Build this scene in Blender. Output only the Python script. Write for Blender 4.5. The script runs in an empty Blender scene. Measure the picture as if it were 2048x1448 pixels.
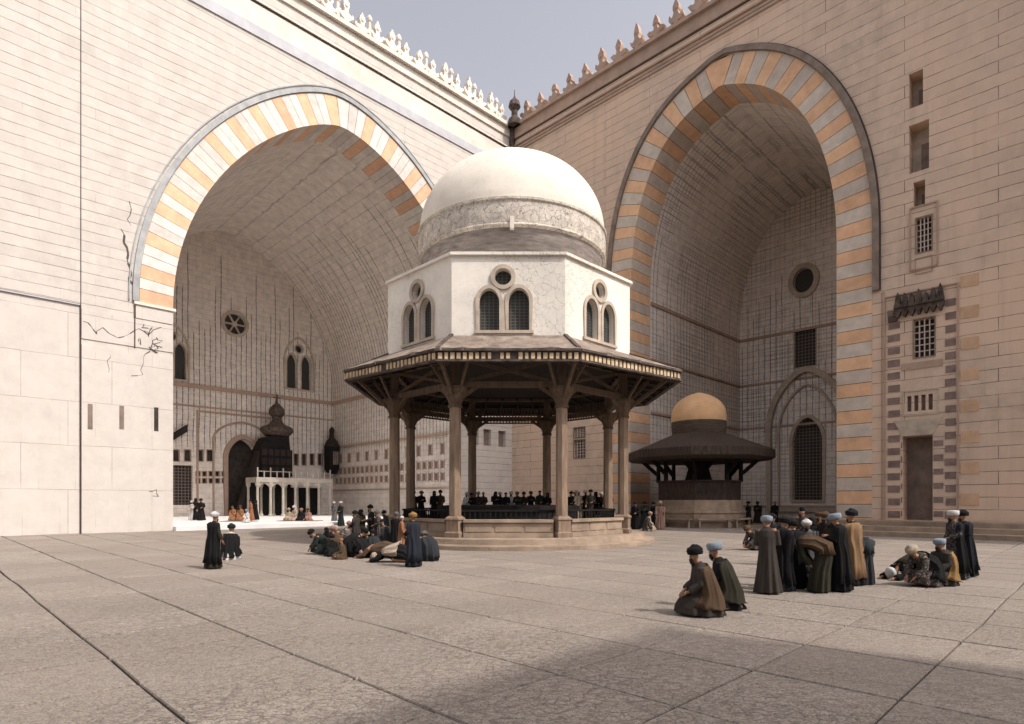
import bpy, bmesh, math, random
from mathutils import Vector, Matrix, noise
from mathutils.geometry import tessellate_polygon
random.seed(7)
scene = bpy.context.scene
COL = scene.collection
R2 = math.sqrt(0.5)

# ------------------------------------------------------------------ camera
cam_d = bpy.data.cameras.new('camera')
cam = bpy.data.objects.new('camera', cam_d); COL.objects.link(cam)
cam.location = (0, 0, 2.0)
cam.rotation_euler = (math.radians(90), 0, 0)
cam_d.sensor_fit = 'HORIZONTAL'; cam_d.sensor_width = 36
cam_d.lens = 36 * 1200 / 2048
cam_d.shift_y = (1000 - 724) / 2048
cam_d.clip_start = 0.1; cam_d.clip_end = 2000
scene.camera = cam

# ------------------------------------------------------------------ light
SUN_H = Vector((0.85, -0.527)); SUN_EL = math.radians(50)
sdir = Vector((SUN_H.x * math.cos(SUN_EL), SUN_H.y * math.cos(SUN_EL), math.sin(SUN_EL))).normalized()
sun_d = bpy.data.lights.new('sun', 'SUN'); sun_d.energy = 2.1; sun_d.angle = math.radians(0.6)
sun_d.color = (1.0, 0.94, 0.86)
sun = bpy.data.objects.new('sun', sun_d); COL.objects.link(sun)
sun.rotation_euler = sdir.to_track_quat('Z', 'Y').to_euler(); sun.location = (30, -20, 60)
world = bpy.data.worlds.new('World'); scene.world = world; world.use_nodes = True
nt = world.node_tree; nt.nodes.clear()
sky = nt.nodes.new('ShaderNodeTexSky'); sky.sky_type = 'NISHITA'; sky.sun_disc = False
sky.sun_elevation = SUN_EL; sky.sun_rotation = math.atan2(sdir.x, sdir.y)
sky.dust_density = 4.0; sky.air_density = 1.0; sky.ozone_density = 1.0
hs = nt.nodes.new('ShaderNodeHueSaturation'); hs.inputs['Saturation'].default_value = 0.30
tint = nt.nodes.new('ShaderNodeMix'); tint.data_type = 'RGBA'; tint.blend_type = 'MULTIPLY'
tint.inputs[0].default_value = 1; tint.inputs[7].default_value = (1.0, 0.957, 0.96, 1)
bg = nt.nodes.new('ShaderNodeBackground'); bg.inputs[1].default_value = 0.15
wo = nt.nodes.new('ShaderNodeOutputWorld')
nt.links.new(sky.outputs[0], hs.inputs['Color']); nt.links.new(hs.outputs[0], tint.inputs[6])
nt.links.new(tint.outputs[2], bg.inputs[0]); nt.links.new(bg.outputs[0], wo.inputs[0])
scene.view_settings.view_transform = 'Standard'; scene.view_settings.look = 'None'
scene.view_settings.gamma = 1; scene.view_settings.use_curve_mapping = False
scene.view_settings.exposure = 0.66
scene.render.engine = 'CYCLES'
scene.cycles.max_bounces = 10; scene.cycles.diffuse_bounces = 9

# ------------------------------------------------------------------ materials
class NT:
    def __init__(s, name):
        s.m = bpy.data.materials.new(name); s.m.use_nodes = True
        s.t = s.m.node_tree; s.bsdf = s.t.nodes['Principled BSDF']
        s.bsdf.inputs['Roughness'].default_value = 0.85
        s.bsdf.inputs['Specular IOR Level'].default_value = 0.2
    def n(s, t, **kw):
        x = s.t.nodes.new(t)
        for k, v in kw.items(): setattr(x, k, v)
        return x
    def l(s, a, b): s.t.links.new(a, b)
    def val(s, x, i, v):
        if isinstance(v, bpy.types.NodeSocket): s.l(v, x.inputs[i])
        else: x.inputs[i].default_value = v
    def math(s, op, a, b=0.0, c=None, clamp=False):
        x = s.n('ShaderNodeMath', operation=op); x.use_clamp = clamp
        s.val(x, 0, a); s.val(x, 1, b)
        if c is not None: s.val(x, 2, c)
        return x.outputs[0]
    def mix(s, f, a, b, blend='MIX'):
        x = s.n('ShaderNodeMix', data_type='RGBA', blend_type=blend)
        s.val(x, 0, f)
        for i, v in ((6, a), (7, b)):
            if isinstance(v, bpy.types.NodeSocket): s.l(v, x.inputs[i])
            else: x.inputs[i].default_value = (*v[:3], 1)
        return x.outputs[2]
    def noise(s, vec, scale, detail=4, rough=0.55, dist=0.0):
        x = s.n('ShaderNodeTexNoise'); s.l(vec, x.inputs['Vector'])
        x.inputs['Scale'].default_value = scale; x.inputs['Detail'].default_value = detail
        x.inputs['Roughness'].default_value = rough; x.inputs['Distortion'].default_value = dist
        return x.outputs[0]
    def ramp(s, v, lo, hi, a=0.0, b=1.0):
        x = s.n('ShaderNodeMapRange'); s.val(x, 0, v)
        for i, q in zip((1, 2, 3, 4), (lo, hi, a, b)): x.inputs[i].default_value = q
        return x.outputs[0]
    def comb(s, x, y, z):
        c = s.n('ShaderNodeCombineXYZ')
        for i, q in enumerate((x, y, z)): s.val(c, i, q)
        return c.outputs[0]
    def bump(s, h, strength=0.3, dist=0.03, prev=None):
        b = s.n('ShaderNodeBump'); s.l(h, b.inputs['Height'])
        b.inputs['Strength'].default_value = strength; b.inputs['Distance'].default_value = dist
        if prev is not None: s.l(prev, b.inputs['Normal'])
        return b.outputs[0]
    def wallcoords(s):
        g = s.n('ShaderNodeNewGeometry'); sp = s.n('ShaderNodeSeparateXYZ'); s.l(g.outputs['Position'], sp.inputs[0])
        a = s.math('MULTIPLY', s.math('ADD', sp.outputs[0], sp.outputs[1]), R2)
        b = s.math('MULTIPLY', s.math('SUBTRACT', sp.outputs[0], sp.outputs[1]), R2)
        sn = s.n('ShaderNodeSeparateXYZ'); s.l(g.outputs['True Normal'], sn.inputs[0])
        na = s.math('ABSOLUTE', s.math('MULTIPLY', s.math('ADD', sn.outputs[0], sn.outputs[1]), R2))
        nb = s.math('ABSOLUTE', s.math('MULTIPLY', s.math('SUBTRACT', sn.outputs[0], sn.outputs[1]), R2))
        k = s.math('GREATER_THAN', na, nb)
        u = s.math('ADD', s.math('MULTIPLY', k, b), s.math('MULTIPLY', s.math('SUBTRACT', 1.0, k), a))
        return u, sp.outputs[2], g.outputs['Position'], a, b

def stone(name, base, row=0.55, width=5.0, joint=0.035, jcol=(0.1, 0.07, 0.06), jstr=0.8, var=0.10,
          grooves=0.0, gstep=0.62, grid=0.0, stain=0.35, blockvar=0.0, stain_col=None, warm=None, tone=0.30, gtop=(15.0, 13.0)):
    s = NT(name); u, z, pos, a, b = s.wallcoords()
    wob = s.noise(pos, 0.7, 3)
    zz = s.math('ADD', z, s.math('MULTIPLY', s.math('SUBTRACT', wob, 0.5), 0.12))
    br = s.n('ShaderNodeTexBrick'); s.l(s.comb(u, zz, 0.0), br.inputs['Vector'])
    br.inputs['Scale'].default_value = 1; br.inputs['Brick Width'].default_value = width
    br.inputs['Row Height'].default_value = row; br.inputs['Mortar Size'].default_value = joint
    br.inputs['Mortar Smooth'].default_value = 0.35
    br.inputs['Color1'].default_value = (0, 0, 0, 1); br.inputs['Color2'].default_value = (1, 1, 1, 1)
    br.inputs['Mortar'].default_value = (0.5, 0.5, 0.5, 1)
    bw = s.n('ShaderNodeRGBToBW'); s.l(br.outputs['Color'], bw.inputs[0])
    big = s.noise(pos, 0.12, 5, 0.6); mid = s.noise(pos, 1.3, 5, 0.65); fine = s.noise(pos, 14, 4, 0.7)
    streak = s.noise(s.comb(s.math('MULTIPLY', u, 1.6), s.math('MULTIPLY', z, 0.10), 0.0), 1.0, 5, 0.65)
    dark = tuple(c * (1 - var * 2.2) for c in base); lite = tuple(min(0.9, c * (1 + var)) for c in base)
    c = s.mix(s.ramp(mid, 0.3, 0.7), dark, lite)
    tb = s.n('ShaderNodeTexBrick'); tb.offset = 0.43; s.l(s.comb(u, zz, 0.0), tb.inputs['Vector']); tb.inputs['Scale'].default_value = 1
    tb.inputs['Brick Width'].default_value = min(width, 1.7); tb.inputs['Row Height'].default_value = row; tb.inputs['Mortar Size'].default_value = 0.008 if width > 2 else 0.0
    tb.inputs['Color1'].default_value = (0, 0, 0, 1); tb.inputs['Color2'].default_value = (1, 1, 1, 1); tb.inputs['Mortar'].default_value = (.5, .5, .5, 1)
    tbw = s.n('ShaderNodeRGBToBW'); s.l(tb.outputs['Color'], tbw.inputs[0])
    c = s.mix(s.math('MULTIPLY', s.ramp(tbw.outputs[0], 0.45, 1.0), tone), c, tuple(q * 0.68 for q in base))
    c = s.mix(s.math('MULTIPLY', s.math('MULTIPLY', tb.outputs['Fac'], s.ramp(s.noise(pos, 0.9, 3, 0.7), 0.5, 0.62)), 0.55), c, jcol)
    pat = s.noise(pos, 0.33, 7, 0.72)
    c = s.mix(s.ramp(pat, 0.56, 0.66, 0.0, 0.28), c, tuple(q * 0.72 for q in base))
    if blockvar: c = s.mix(s.math('MULTIPLY', bw.outputs[0], blockvar), c, tuple(q * 0.6 for q in base))
    if warm: c = s.mix(s.ramp(big, 0.42, 0.62), c, warm)
    sc = stain_col or tuple(q * 0.5 for q in base)
    c = s.mix(s.math('MULTIPLY', s.ramp(streak, 0.52, 0.78), stain), c, sc)
    c = s.mix(s.ramp(fine, 0.35, 0.75, 0.0, 0.16), c, tuple(q * 0.55 for q in base))
    fade = s.ramp(s.noise(pos, 0.55, 4, 0.7), 0.36, 0.58, 0.25, 1.0)
    jf = s.math('MULTIPLY', s.math('MULTIPLY', br.outputs['Fac'], fade), jstr)
    c = s.mix(jf, c, jcol)
    h = s.math('SUBTRACT', s.math('MULTIPLY', mid, 0.3), s.math('MULTIPLY', br.outputs['Fac'], 1.0))
    if grooves:
        uu = s.math('ADD', u, s.math('MULTIPLY', s.math('SUBTRACT', s.noise(pos, 0.25, 2), 0.5), 0.25))
        fr = s.math('FRACT', s.math('DIVIDE', uu, gstep))
        line = s.ramp(s.math('ABSOLUTE', s.math('SUBTRACT', fr, 0.5)), 0.03, 0.11, 1.0, 0.0)
        fl = s.math('FLOOR', s.math('DIVIDE', uu, gstep))
        wn = s.n('ShaderNodeTexWhiteNoise', noise_dimensions='1D'); s.l(fl, wn.inputs['W'])
        # each groove stops at its own height and is broken by the courses
        cut = s.ramp(s.math('SUBTRACT', s.math('ADD', gtop[0], s.math('MULTIPLY', wn.outputs[0], gtop[1])), z), 0.0, 0.6)
        br2 = s.ramp(s.noise(s.comb(s.math('MULTIPLY', fl, 3.1), s.math('MULTIPLY', z, 3.2), 0.0), 1.0, 2, 0.8), 0.36, 0.52, 0.35, 1.0)
        low = s.ramp(z, 6.5, 8.5)
        g = s.math('MULTIPLY', s.math('MULTIPLY', s.math('MULTIPLY', line, cut), br2), low)
        c = s.mix(s.math('MULTIPLY', g, grooves), c, (0.06, 0.045, 0.04))
        h = s.math('SUBTRACT', h, s.math('MULTIPLY', g, 1.2))
    if grid:
        b2 = s.n('ShaderNodeTexBrick'); b2.offset = 0.0; s.l(s.comb(u, zz, 0.0), b2.inputs['Vector'])
        b2.inputs['Scale'].default_value = 1; b2.inputs['Brick Width'].default_value = 0.5
        b2.inputs['Row Height'].default_value = 0.42; b2.inputs['Mortar Size'].default_value = 0.05
        b2.inputs['Mortar Smooth'].default_value = 0.5
        m = s.ramp(s.noise(pos, 0.16, 4, 0.6), 0.44, 0.60)
        g2 = s.math('MULTIPLY', s.math('MULTIPLY', b2.outputs['Fac'], m), grid)
        c = s.mix(g2, c, (0.10, 0.075, 0.07)); h = s.math('SUBTRACT', h, g2)
    s.l(c, s.bsdf.inputs['Base Color'])
    s.l(s.bump(h, 0.5, 0.03, s.bump(fine, 0.25, 0.01)), s.bsdf.inputs['Normal'])
    return s.m

def plain(name, base, var=0.15, scale=3.0, rough=0.85, bump=0.3, cracks=0.0, crack_scale=1.0, stain=0.0, obj_space=False, grain=None, full=False):
    s = NT(name)
    tc = s.n('ShaderNodeTexCoord'); g = s.n('ShaderNodeNewGeometry')
    pos = tc.outputs['Object'] if obj_space else g.outputs['Position']
    if grain:
        mp = s.n('ShaderNodeMapping'); s.l(pos, mp.inputs[0]); mp.inputs['Scale'].default_value = grain; p2 = mp.outputs[0]
    else: p2 = pos
    n1 = s.noise(p2, scale, 5, 0.6); n2 = s.noise(pos, scale * 9, 3, 0.7); n3 = s.noise(pos, scale * 0.2, 4)
    c = s.mix(s.ramp(n1, 0.3, 0.7), tuple(q * (1 - var * 1.6) for q in base), tuple(min(0.92, q * (1 + var)) for q in base))
    c = s.mix(s.ramp(n2, 0.5, 0.8, 0, 0.25), c, tuple(q * 0.45 for q in base))
    if stain: c = s.mix(s.ramp(n3, 0.45, 0.7, 0, stain), c, tuple(q * 0.45 for q in base))
    nn = s.bump(n1, bump, 0.02, s.bump(n2, bump * 0.6, 0.006))
    if cracks:
        wv = s.n('ShaderNodeTexVoronoi', feature='DISTANCE_TO_EDGE'); wv.inputs['Scale'].default_value = crack_scale
        dd = s.n('ShaderNodeVectorMath', operation='ADD'); s.l(pos, dd.inputs[0])
        nv = s.n('ShaderNodeTexNoise'); s.l(pos, nv.inputs['Vector']); nv.inputs['Scale'].default_value = 2.5
        sc_ = s.n('ShaderNodeVectorMath', operation='SCALE'); s.l(nv.outputs['Color'], sc_.inputs[0]); sc_.inputs['Scale'].default_value = 0.5
        s.l(sc_.outputs[0], dd.inputs[1]); s.l(dd.outputs[0], wv.inputs['Vector'])
        ck = s.math('MULTIPLY', s.ramp(wv.outputs['Distance'], 0.0, 0.045, 1, 0), 1.0 if full else s.ramp(n3, 0.47, 0.6))
        c = s.mix(s.math('MULTIPLY', ck, cracks), c, tuple(q * 0.25 for q in base))
        nn = s.bump(s.math('SUBTRACT', 1.0, ck), 0.4, 0.02, nn)
    s.l(c, s.bsdf.inputs['Base Color']); s.bsdf.inputs['Roughness'].default_value = rough
    s.l(nn, s.bsdf.inputs['Normal'])
    return s.m

def cloth(name, base, var=0.25, speck=0.0):
    s = NT(name); tc = s.n('ShaderNodeTexCoord'); pos = tc.outputs['Object']
    mp = s.n('ShaderNodeMapping'); s.l(pos, mp.inputs[0]); mp.inputs['Scale'].default_value = (7, 7, 1.2)
    n1 = s.noise(mp.outputs[0], 1.0, 4, 0.6); n2 = s.noise(pos, 60, 3, 0.7)
    c = s.mix(s.ramp(n1, 0.3, 0.7), tuple(q * (1 - var) for q in base), tuple(min(0.9, q * (1 + var)) for q in base))
    c = s.mix(s.ramp(n2, 0.45, 0.75, 0, 0.35), c, tuple(q * 0.4 for q in base))
    if speck:
        n3 = s.noise(pos, 28, 2, 0.6)
        c = s.mix(s.ramp(n3, 0.55, 0.62, 0, speck), c, (0.34, 0.29, 0.25))
    s.l(c, s.bsdf.inputs['Base Color']); s.bsdf.inputs['Roughness'].default_value = 0.95
    s.l(s.bump(n1, 0.5, 0.04, s.bump(n2, 0.3, 0.004)), s.bsdf.inputs['Normal'])
    return s.m

def lattice_mat(name, bg_col, bar, step=0.16, thick=0.22):
    s = NT(name); u, z, pos, a, b = s.wallcoords()
    def ln(v):
        fr = s.math('FRACT', s.math('DIVIDE', v, step))
        return s.math('LESS_THAN', fr, thick)
    m = s.math('MAXIMUM', ln(u), ln(z))
    n1 = s.noise(pos, 2.0, 4)
    c = s.mix(m, s.mix(n1, tuple(q * .6 for q in bg_col), tuple(q * 1.5 for q in bg_col)), bar)
    s.l(c, s.bsdf.inputs['Base Color']); s.l(s.bump(m, 0.8, 0.04), s.bsdf.inputs['Normal'])
    s.bsdf.inputs['Roughness'].default_value = 0.5
    return s.m

def ground_mat(name):
    s = NT(name); g = s.n('ShaderNodeNewGeometry'); sp = s.n('ShaderNodeSeparateXYZ'); s.l(g.outputs['Position'], sp.inputs[0])
    pos = g.outputs['Position']
    w1 = s.math('MULTIPLY', s.math('SUBTRACT', s.noise(pos, 0.12, 2), 0.5), 0.7)
    w2 = s.math('MULTIPLY', s.math('SUBTRACT', s.noise(pos, 1.4, 3, 0.6), 0.5), 0.07)
    ww = s.math('ADD', w1, w2)
    a = s.math('ADD', s.math('MULTIPLY', s.math('ADD', sp.outputs[0], sp.outputs[1]), R2), ww)
    b = s.math('ADD', s.math('MULTIPLY', s.math('SUBTRACT', sp.outputs[0], sp.outputs[1]), R2), s.math('MULTIPLY', ww, -0.7))
    br = s.n('ShaderNodeTexBrick'); br.offset = 0.0; s.l(s.comb(a, b, 0.0), br.inputs['Vector'])
    br.inputs['Scale'].default_value = 1; br.inputs['Brick Width'].default_value = 2.15; br.inputs['Row Height'].default_value = 1.75
    br.inputs['Mortar Size'].default_value = 0.012; br.inputs['Mortar Smooth'].default_value = 0.4
    br.inputs['Color1'].default_value = (0, 0, 0, 1); br.inputs['Color2'].default_value = (1, 1, 1, 1)
    bw = s.n('ShaderNodeRGBToBW'); s.l(br.outputs['Color'], bw.inputs[0])
    n1 = s.noise(pos, 0.5, 6, 0.65); n2 = s.noise(pos, 9, 5, 0.75); n3 = s.noise(pos, 38, 3, 0.7); n4 = s.noise(pos, 0.13, 4, 0.6)
    c = s.mix(s.ramp(n1, 0.3, 0.7), (0.29, 0.255, 0.215), (0.42, 0.375, 0.32))
    hx = s.noise(s.comb(s.math('MULTIPLY', sp.outputs[0], 5.0), s.math('MULTIPLY', sp.outputs[1], 13.0), 0.0), 1.0, 6, 0.75)
    c = s.mix(s.math('MULTIPLY', s.ramp(hx, 0.48, 0.64, 0, 0.75), s.ramp(sp.outputs[1], 8.0, 19.0, 1.0, 0.25)), c, (0.17, 0.135, 0.12))
    c = s.mix(s.math('MULTIPLY', g.outputs['Random Per Island'], 0.75), c, (0.27, 0.235, 0.20))
    c = s.mix(s.ramp(n2, 0.45, 0.66, 0, 0.8), c, (0.20, 0.155, 0.13))
    c = s.mix(s.ramp(n3, 0.46, 0.62, 0, 0.75), c, (0.11, 0.088, 0.078))
    c = s.mix(s.ramp(n4, 0.5, 0.68, 0, 0.35), c, (0.26, 0.20, 0.17))
    # fine crazing, worn in patches
    vo = s.n('ShaderNodeTexVoronoi', feature='DISTANCE_TO_EDGE'); vo.inputs['Scale'].default_value = 8.5
    s.l(s.comb(s.math('ADD', a, s.math('MULTIPLY', n2, 0.25)), s.math('ADD', b, s.math('MULTIPLY', n2, 0.2)), 0.0), vo.inputs['Vector'])
    patch = s.ramp(s.noise(pos, 0.22, 4, 0.6), 0.40, 0.54)
    near = s.ramp(sp.outputs[1], 7.0, 15.0, 1.0, 0.12)
    ck = s.math('MULTIPLY', s.math('MULTIPLY', s.ramp(vo.outputs['Distance'], 0.0, 0.06, 1, 0), patch), near)
    c = s.mix(s.math('MULTIPLY', ck, 0.32), c, (0.10, 0.075, 0.065))
    s.l(c, s.bsdf.inputs['Base Color'])
    h = s.math('SUBTRACT', s.math('MULTIPLY', n2, 0.5), ck)
    s.l(s.bump(h, 0.6, 0.03, s.bump(n3, 0.3, 0.008)), s.bsdf.inputs['Normal'])
    return s.m

M = {}
M['stone_pale'] = stone('stone_pale', (0.61, 0.56, 0.505), row=0.62, width=60, joint=0.017, jcol=(0.13, 0.10, 0.09), jstr=0.95, var=0.05, tone=0.22, stain=0.3, stain_col=(0.5, 0.42, 0.40))
M['plaster_pier'] = stone('plaster_pier', (0.61, 0.56, 0.51), tone=0.12, row=2.6, width=4.3, joint=0.016, jcol=(0.2, 0.13, 0.12), jstr=0.55, var=0.04, stain=0.18, stain_col=(0.55, 0.42, 0.36))
M['stone_brown'] = stone('stone_brown', (0.65, 0.505, 0.395), row=0.72, width=9.0, joint=0.022, jcol=(0.09, 0.055, 0.045), jstr=0.85, var=0.09, stain=0.3, warm=(0.70, 0.515, 0.385), blockvar=0.08)
M['vault_left'] = stone('vault_left', (0.78, 0.71, 0.645), row=0.55, width=1.3, joint=0.022, jcol=(0.12, 0.09, 0.085), jstr=0.45, var=0.10, grooves=1.0, gstep=0.55, stain=0.12, tone=0.15, gtop=(19.0, 11.0))
M['vault_right'] = stone('vault_right', (0.85, 0.765, 0.695), row=0.62, width=1.5, joint=0.028, jcol=(0.11, 0.08, 0.075), jstr=0.6, var=0.08, grooves=0.75, gstep=0.6, grid=0.5, stain=0.10, tone=0.15)
M['brick_low'] = stone('brick_low', (0.50, 0.39, 0.33), row=0.34, width=0.9, joint=0.03, jcol=(0.12, 0.08, 0.07), jstr=0.75, var=0.12, blockvar=0.5, stain=0.3)
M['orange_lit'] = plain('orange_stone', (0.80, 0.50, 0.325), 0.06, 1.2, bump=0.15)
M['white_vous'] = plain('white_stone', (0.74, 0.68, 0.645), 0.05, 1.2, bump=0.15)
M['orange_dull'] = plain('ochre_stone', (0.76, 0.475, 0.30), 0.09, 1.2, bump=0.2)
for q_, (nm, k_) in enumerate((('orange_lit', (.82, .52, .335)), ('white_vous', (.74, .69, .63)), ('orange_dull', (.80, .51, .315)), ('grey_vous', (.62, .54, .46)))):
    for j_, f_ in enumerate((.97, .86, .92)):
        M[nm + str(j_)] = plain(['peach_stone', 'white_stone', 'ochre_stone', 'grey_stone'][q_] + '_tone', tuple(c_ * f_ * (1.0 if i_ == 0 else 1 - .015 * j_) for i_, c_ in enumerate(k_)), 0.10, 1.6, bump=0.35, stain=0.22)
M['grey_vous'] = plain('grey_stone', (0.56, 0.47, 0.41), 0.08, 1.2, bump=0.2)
M['ochre_faint'] = plain('faint_ochre_stone', (0.60, 0.40, 0.26), 0.12, 1.2, bump=0.2)
M['brown_block'] = plain('brown_block', (0.24, 0.17, 0.15), 0.2, 2.0, bump=0.3)
M['joint'] = plain('dark_joint', (0.09, 0.065, 0.055), 0.1, 2.0)
M['blue_mould'] = plain('blue_grey_moulding', (0.42, 0.43, 0.43), 0.16, 1.5, bump=0.3, stain=0.3)
M['grey_mould'] = plain('grey_moulding', (0.25, 0.20, 0.165), 0.2, 1.5, bump=0.3, stain=0.3)
M['cream'] = plain('cream_stone', (0.72, 0.66, 0.58), 0.08, 1.0, bump=0.3, stain=0.25)
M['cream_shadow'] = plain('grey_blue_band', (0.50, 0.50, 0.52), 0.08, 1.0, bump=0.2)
M['brown_trim'] = plain('brown_trim', (0.44, 0.32, 0.25), 0.12, 1.0, bump=0.3, stain=0.35)
M['plaster'] = plain('white_plaster', (0.80, 0.75, 0.67), 0.07, 0.9, bump=0.4, cracks=0.45, crack_scale=3.0, stain=0.25)
M['dome_white'] = plain('dome_plaster', (0.76, 0.70, 0.61), 0.07, 0.7, bump=0.45, cracks=0.3, crack_scale=0.8, stain=0.22)
M['dome_low'] = plain('dome_shaded_plaster', (0.32, 0.28, 0.255), 0.3, 1.6, bump=0.7, stain=0.4, grain=(1, 1, 6))  # shade on the lower dome, put into a darker plaster colour
M['dome_band'] = plain('dome_band', (0.60, 0.54, 0.47), 0.2, 2.4, bump=1.0, cracks=0.9, crack_scale=3.4, full=True)
M['frame'] = plain('window_stone', (0.50, 0.42, 0.34), 0.15, 2.0, bump=0.4, stain=0.2)
M['pane'] = lattice_mat('lattice_pane', (0.035, 0.038, 0.036), (0.10, 0.09, 0.08), 0.13, 0.22)
M['pane_dark'] = lattice_mat('dark_lattice', (0.022, 0.02, 0.02), (0.20, 0.155, 0.125), 0.33, 0.2)
M['dark_niche'] = plain('dark_niche', (0.055, 0.045, 0.04), 0.3, 1.5)
M['niche_brown'] = plain('niche_brown', (0.22, 0.17, 0.145), 0.2, 1.5)
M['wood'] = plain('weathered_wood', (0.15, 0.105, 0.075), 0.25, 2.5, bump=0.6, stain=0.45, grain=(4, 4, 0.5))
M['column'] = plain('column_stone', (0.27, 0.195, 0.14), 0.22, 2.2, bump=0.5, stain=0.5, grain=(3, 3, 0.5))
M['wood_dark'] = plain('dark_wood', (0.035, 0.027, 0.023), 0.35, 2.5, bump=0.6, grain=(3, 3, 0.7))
M['kiosk_wood'] = plain('kiosk_wood', (0.060, 0.043, 0.034), 0.35, 2.5, bump=0.7, stain=0.4, grain=(3, 3, 0.7))
M['wood_black'] = plain('black_wood', (0.014, 0.012, 0.012), 0.35, 2.5, bump=0.5)
M['dentil'] = plain('pale_dentil', (0.62, 0.47, 0.30), 0.3, 3.0, bump=0.5, stain=0.4)
M['roof'] = plain('plastered_roof', (0.27, 0.215, 0.175), 0.3, 2.2, bump=1.0, stain=0.5, cracks=0.7, crack_scale=2.2)
M['roof_edge'] = plain('broken_roof_edge', (0.10, 0.08, 0.07), 0.4, 3.0, bump=0.8)
M['base_stone'] = plain('fountain_stone', (0.34, 0.26, 0.195), 0.2, 1.4, bump=0.5, stain=0.5, cracks=0.3, crack_scale=2.5)
M['ochre_dome'] = plain('ochre_sunlit_plaster', (0.62, 0.39, 0.215), 0.10, 1.0, bump=0.3, stain=0.1)  # golden sunlight on the kiosk dome, put into its colour
M['ochre_low'] = plain('shaded_dome_base', (0.09, 0.065, 0.05), 0.25, 1.6, bump=0.6, grain=(1, 1, 6))  # shade below the golden part, painted as a dark dome foot
M['marble'] = plain('pale_marble', (0.70, 0.69, 0.68), 0.05, 0.8, bump=0.1)
M['crack'] = plain('crack_line', (0.10, 0.08, 0.08), 0.1, 2.0)
M['muq'] = plain('carved_dark', (0.10, 0.075, 0.062), 0.4, 3.0, bump=0.8)
M['aged_white'] = plain('aged_white_stone', (0.46, 0.415, 0.36), 0.12, 2.0, bump=0.3, stain=0.35)
M['carpet'] = plain('carpet_red', (0.30, 0.17, 0.13), 0.5, 4.0)
M['ground'] = ground_mat('flagstones')
M['bed'] = plain('joint_bed_earth', (0.03, 0.025, 0.022), 0.2, 2.0)
M['skin'] = plain('skin', (0.33, 0.175, 0.105), 0.1, 8.0, rough=0.6, bump=0.1, obj_space=True)
M['eye'] = plain('eye_dark', (0.02, 0.015, 0.012), 0.1, 8.0, rough=0.3)
M['beard'] = cloth('beard_hair', (0.035, 0.028, 0.025), 0.3)
CL = dict(black=(0.009, 0.0085, 0.009), olive=(0.026, 0.023, 0.015), brown=(0.075, 0.047, 0.028), greybrown=(0.042, 0.034, 0.029),
          navy=(0.012, 0.013, 0.018), tan=(0.20, 0.12, 0.065), orange=(0.24, 0.11, 0.055), white=(0.46, 0.45, 0.44), grey=(0.10, 0.098, 0.098),
          blue=(0.018, 0.021, 0.029), lightblue=(0.21, 0.25, 0.29), pink=(0.26, 0.16, 0.13), cream=(0.32, 0.26, 0.20), ochre=(0.22, 0.13, 0.05),
          green=(0.017, 0.023, 0.020), slate=(0.026, 0.028, 0.032))
for k, v in CL.items(): M['c_' + k] = cloth('cloth_' + k, v)
M['c_speckle'] = cloth('cloth_speckled', (0.05, 0.042, 0.037), 0.3, 0.5)
M['c_silver'] = cloth('cloth_silvery', (0.03, 0.03, 0.034), 0.4, 0.45)

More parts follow.
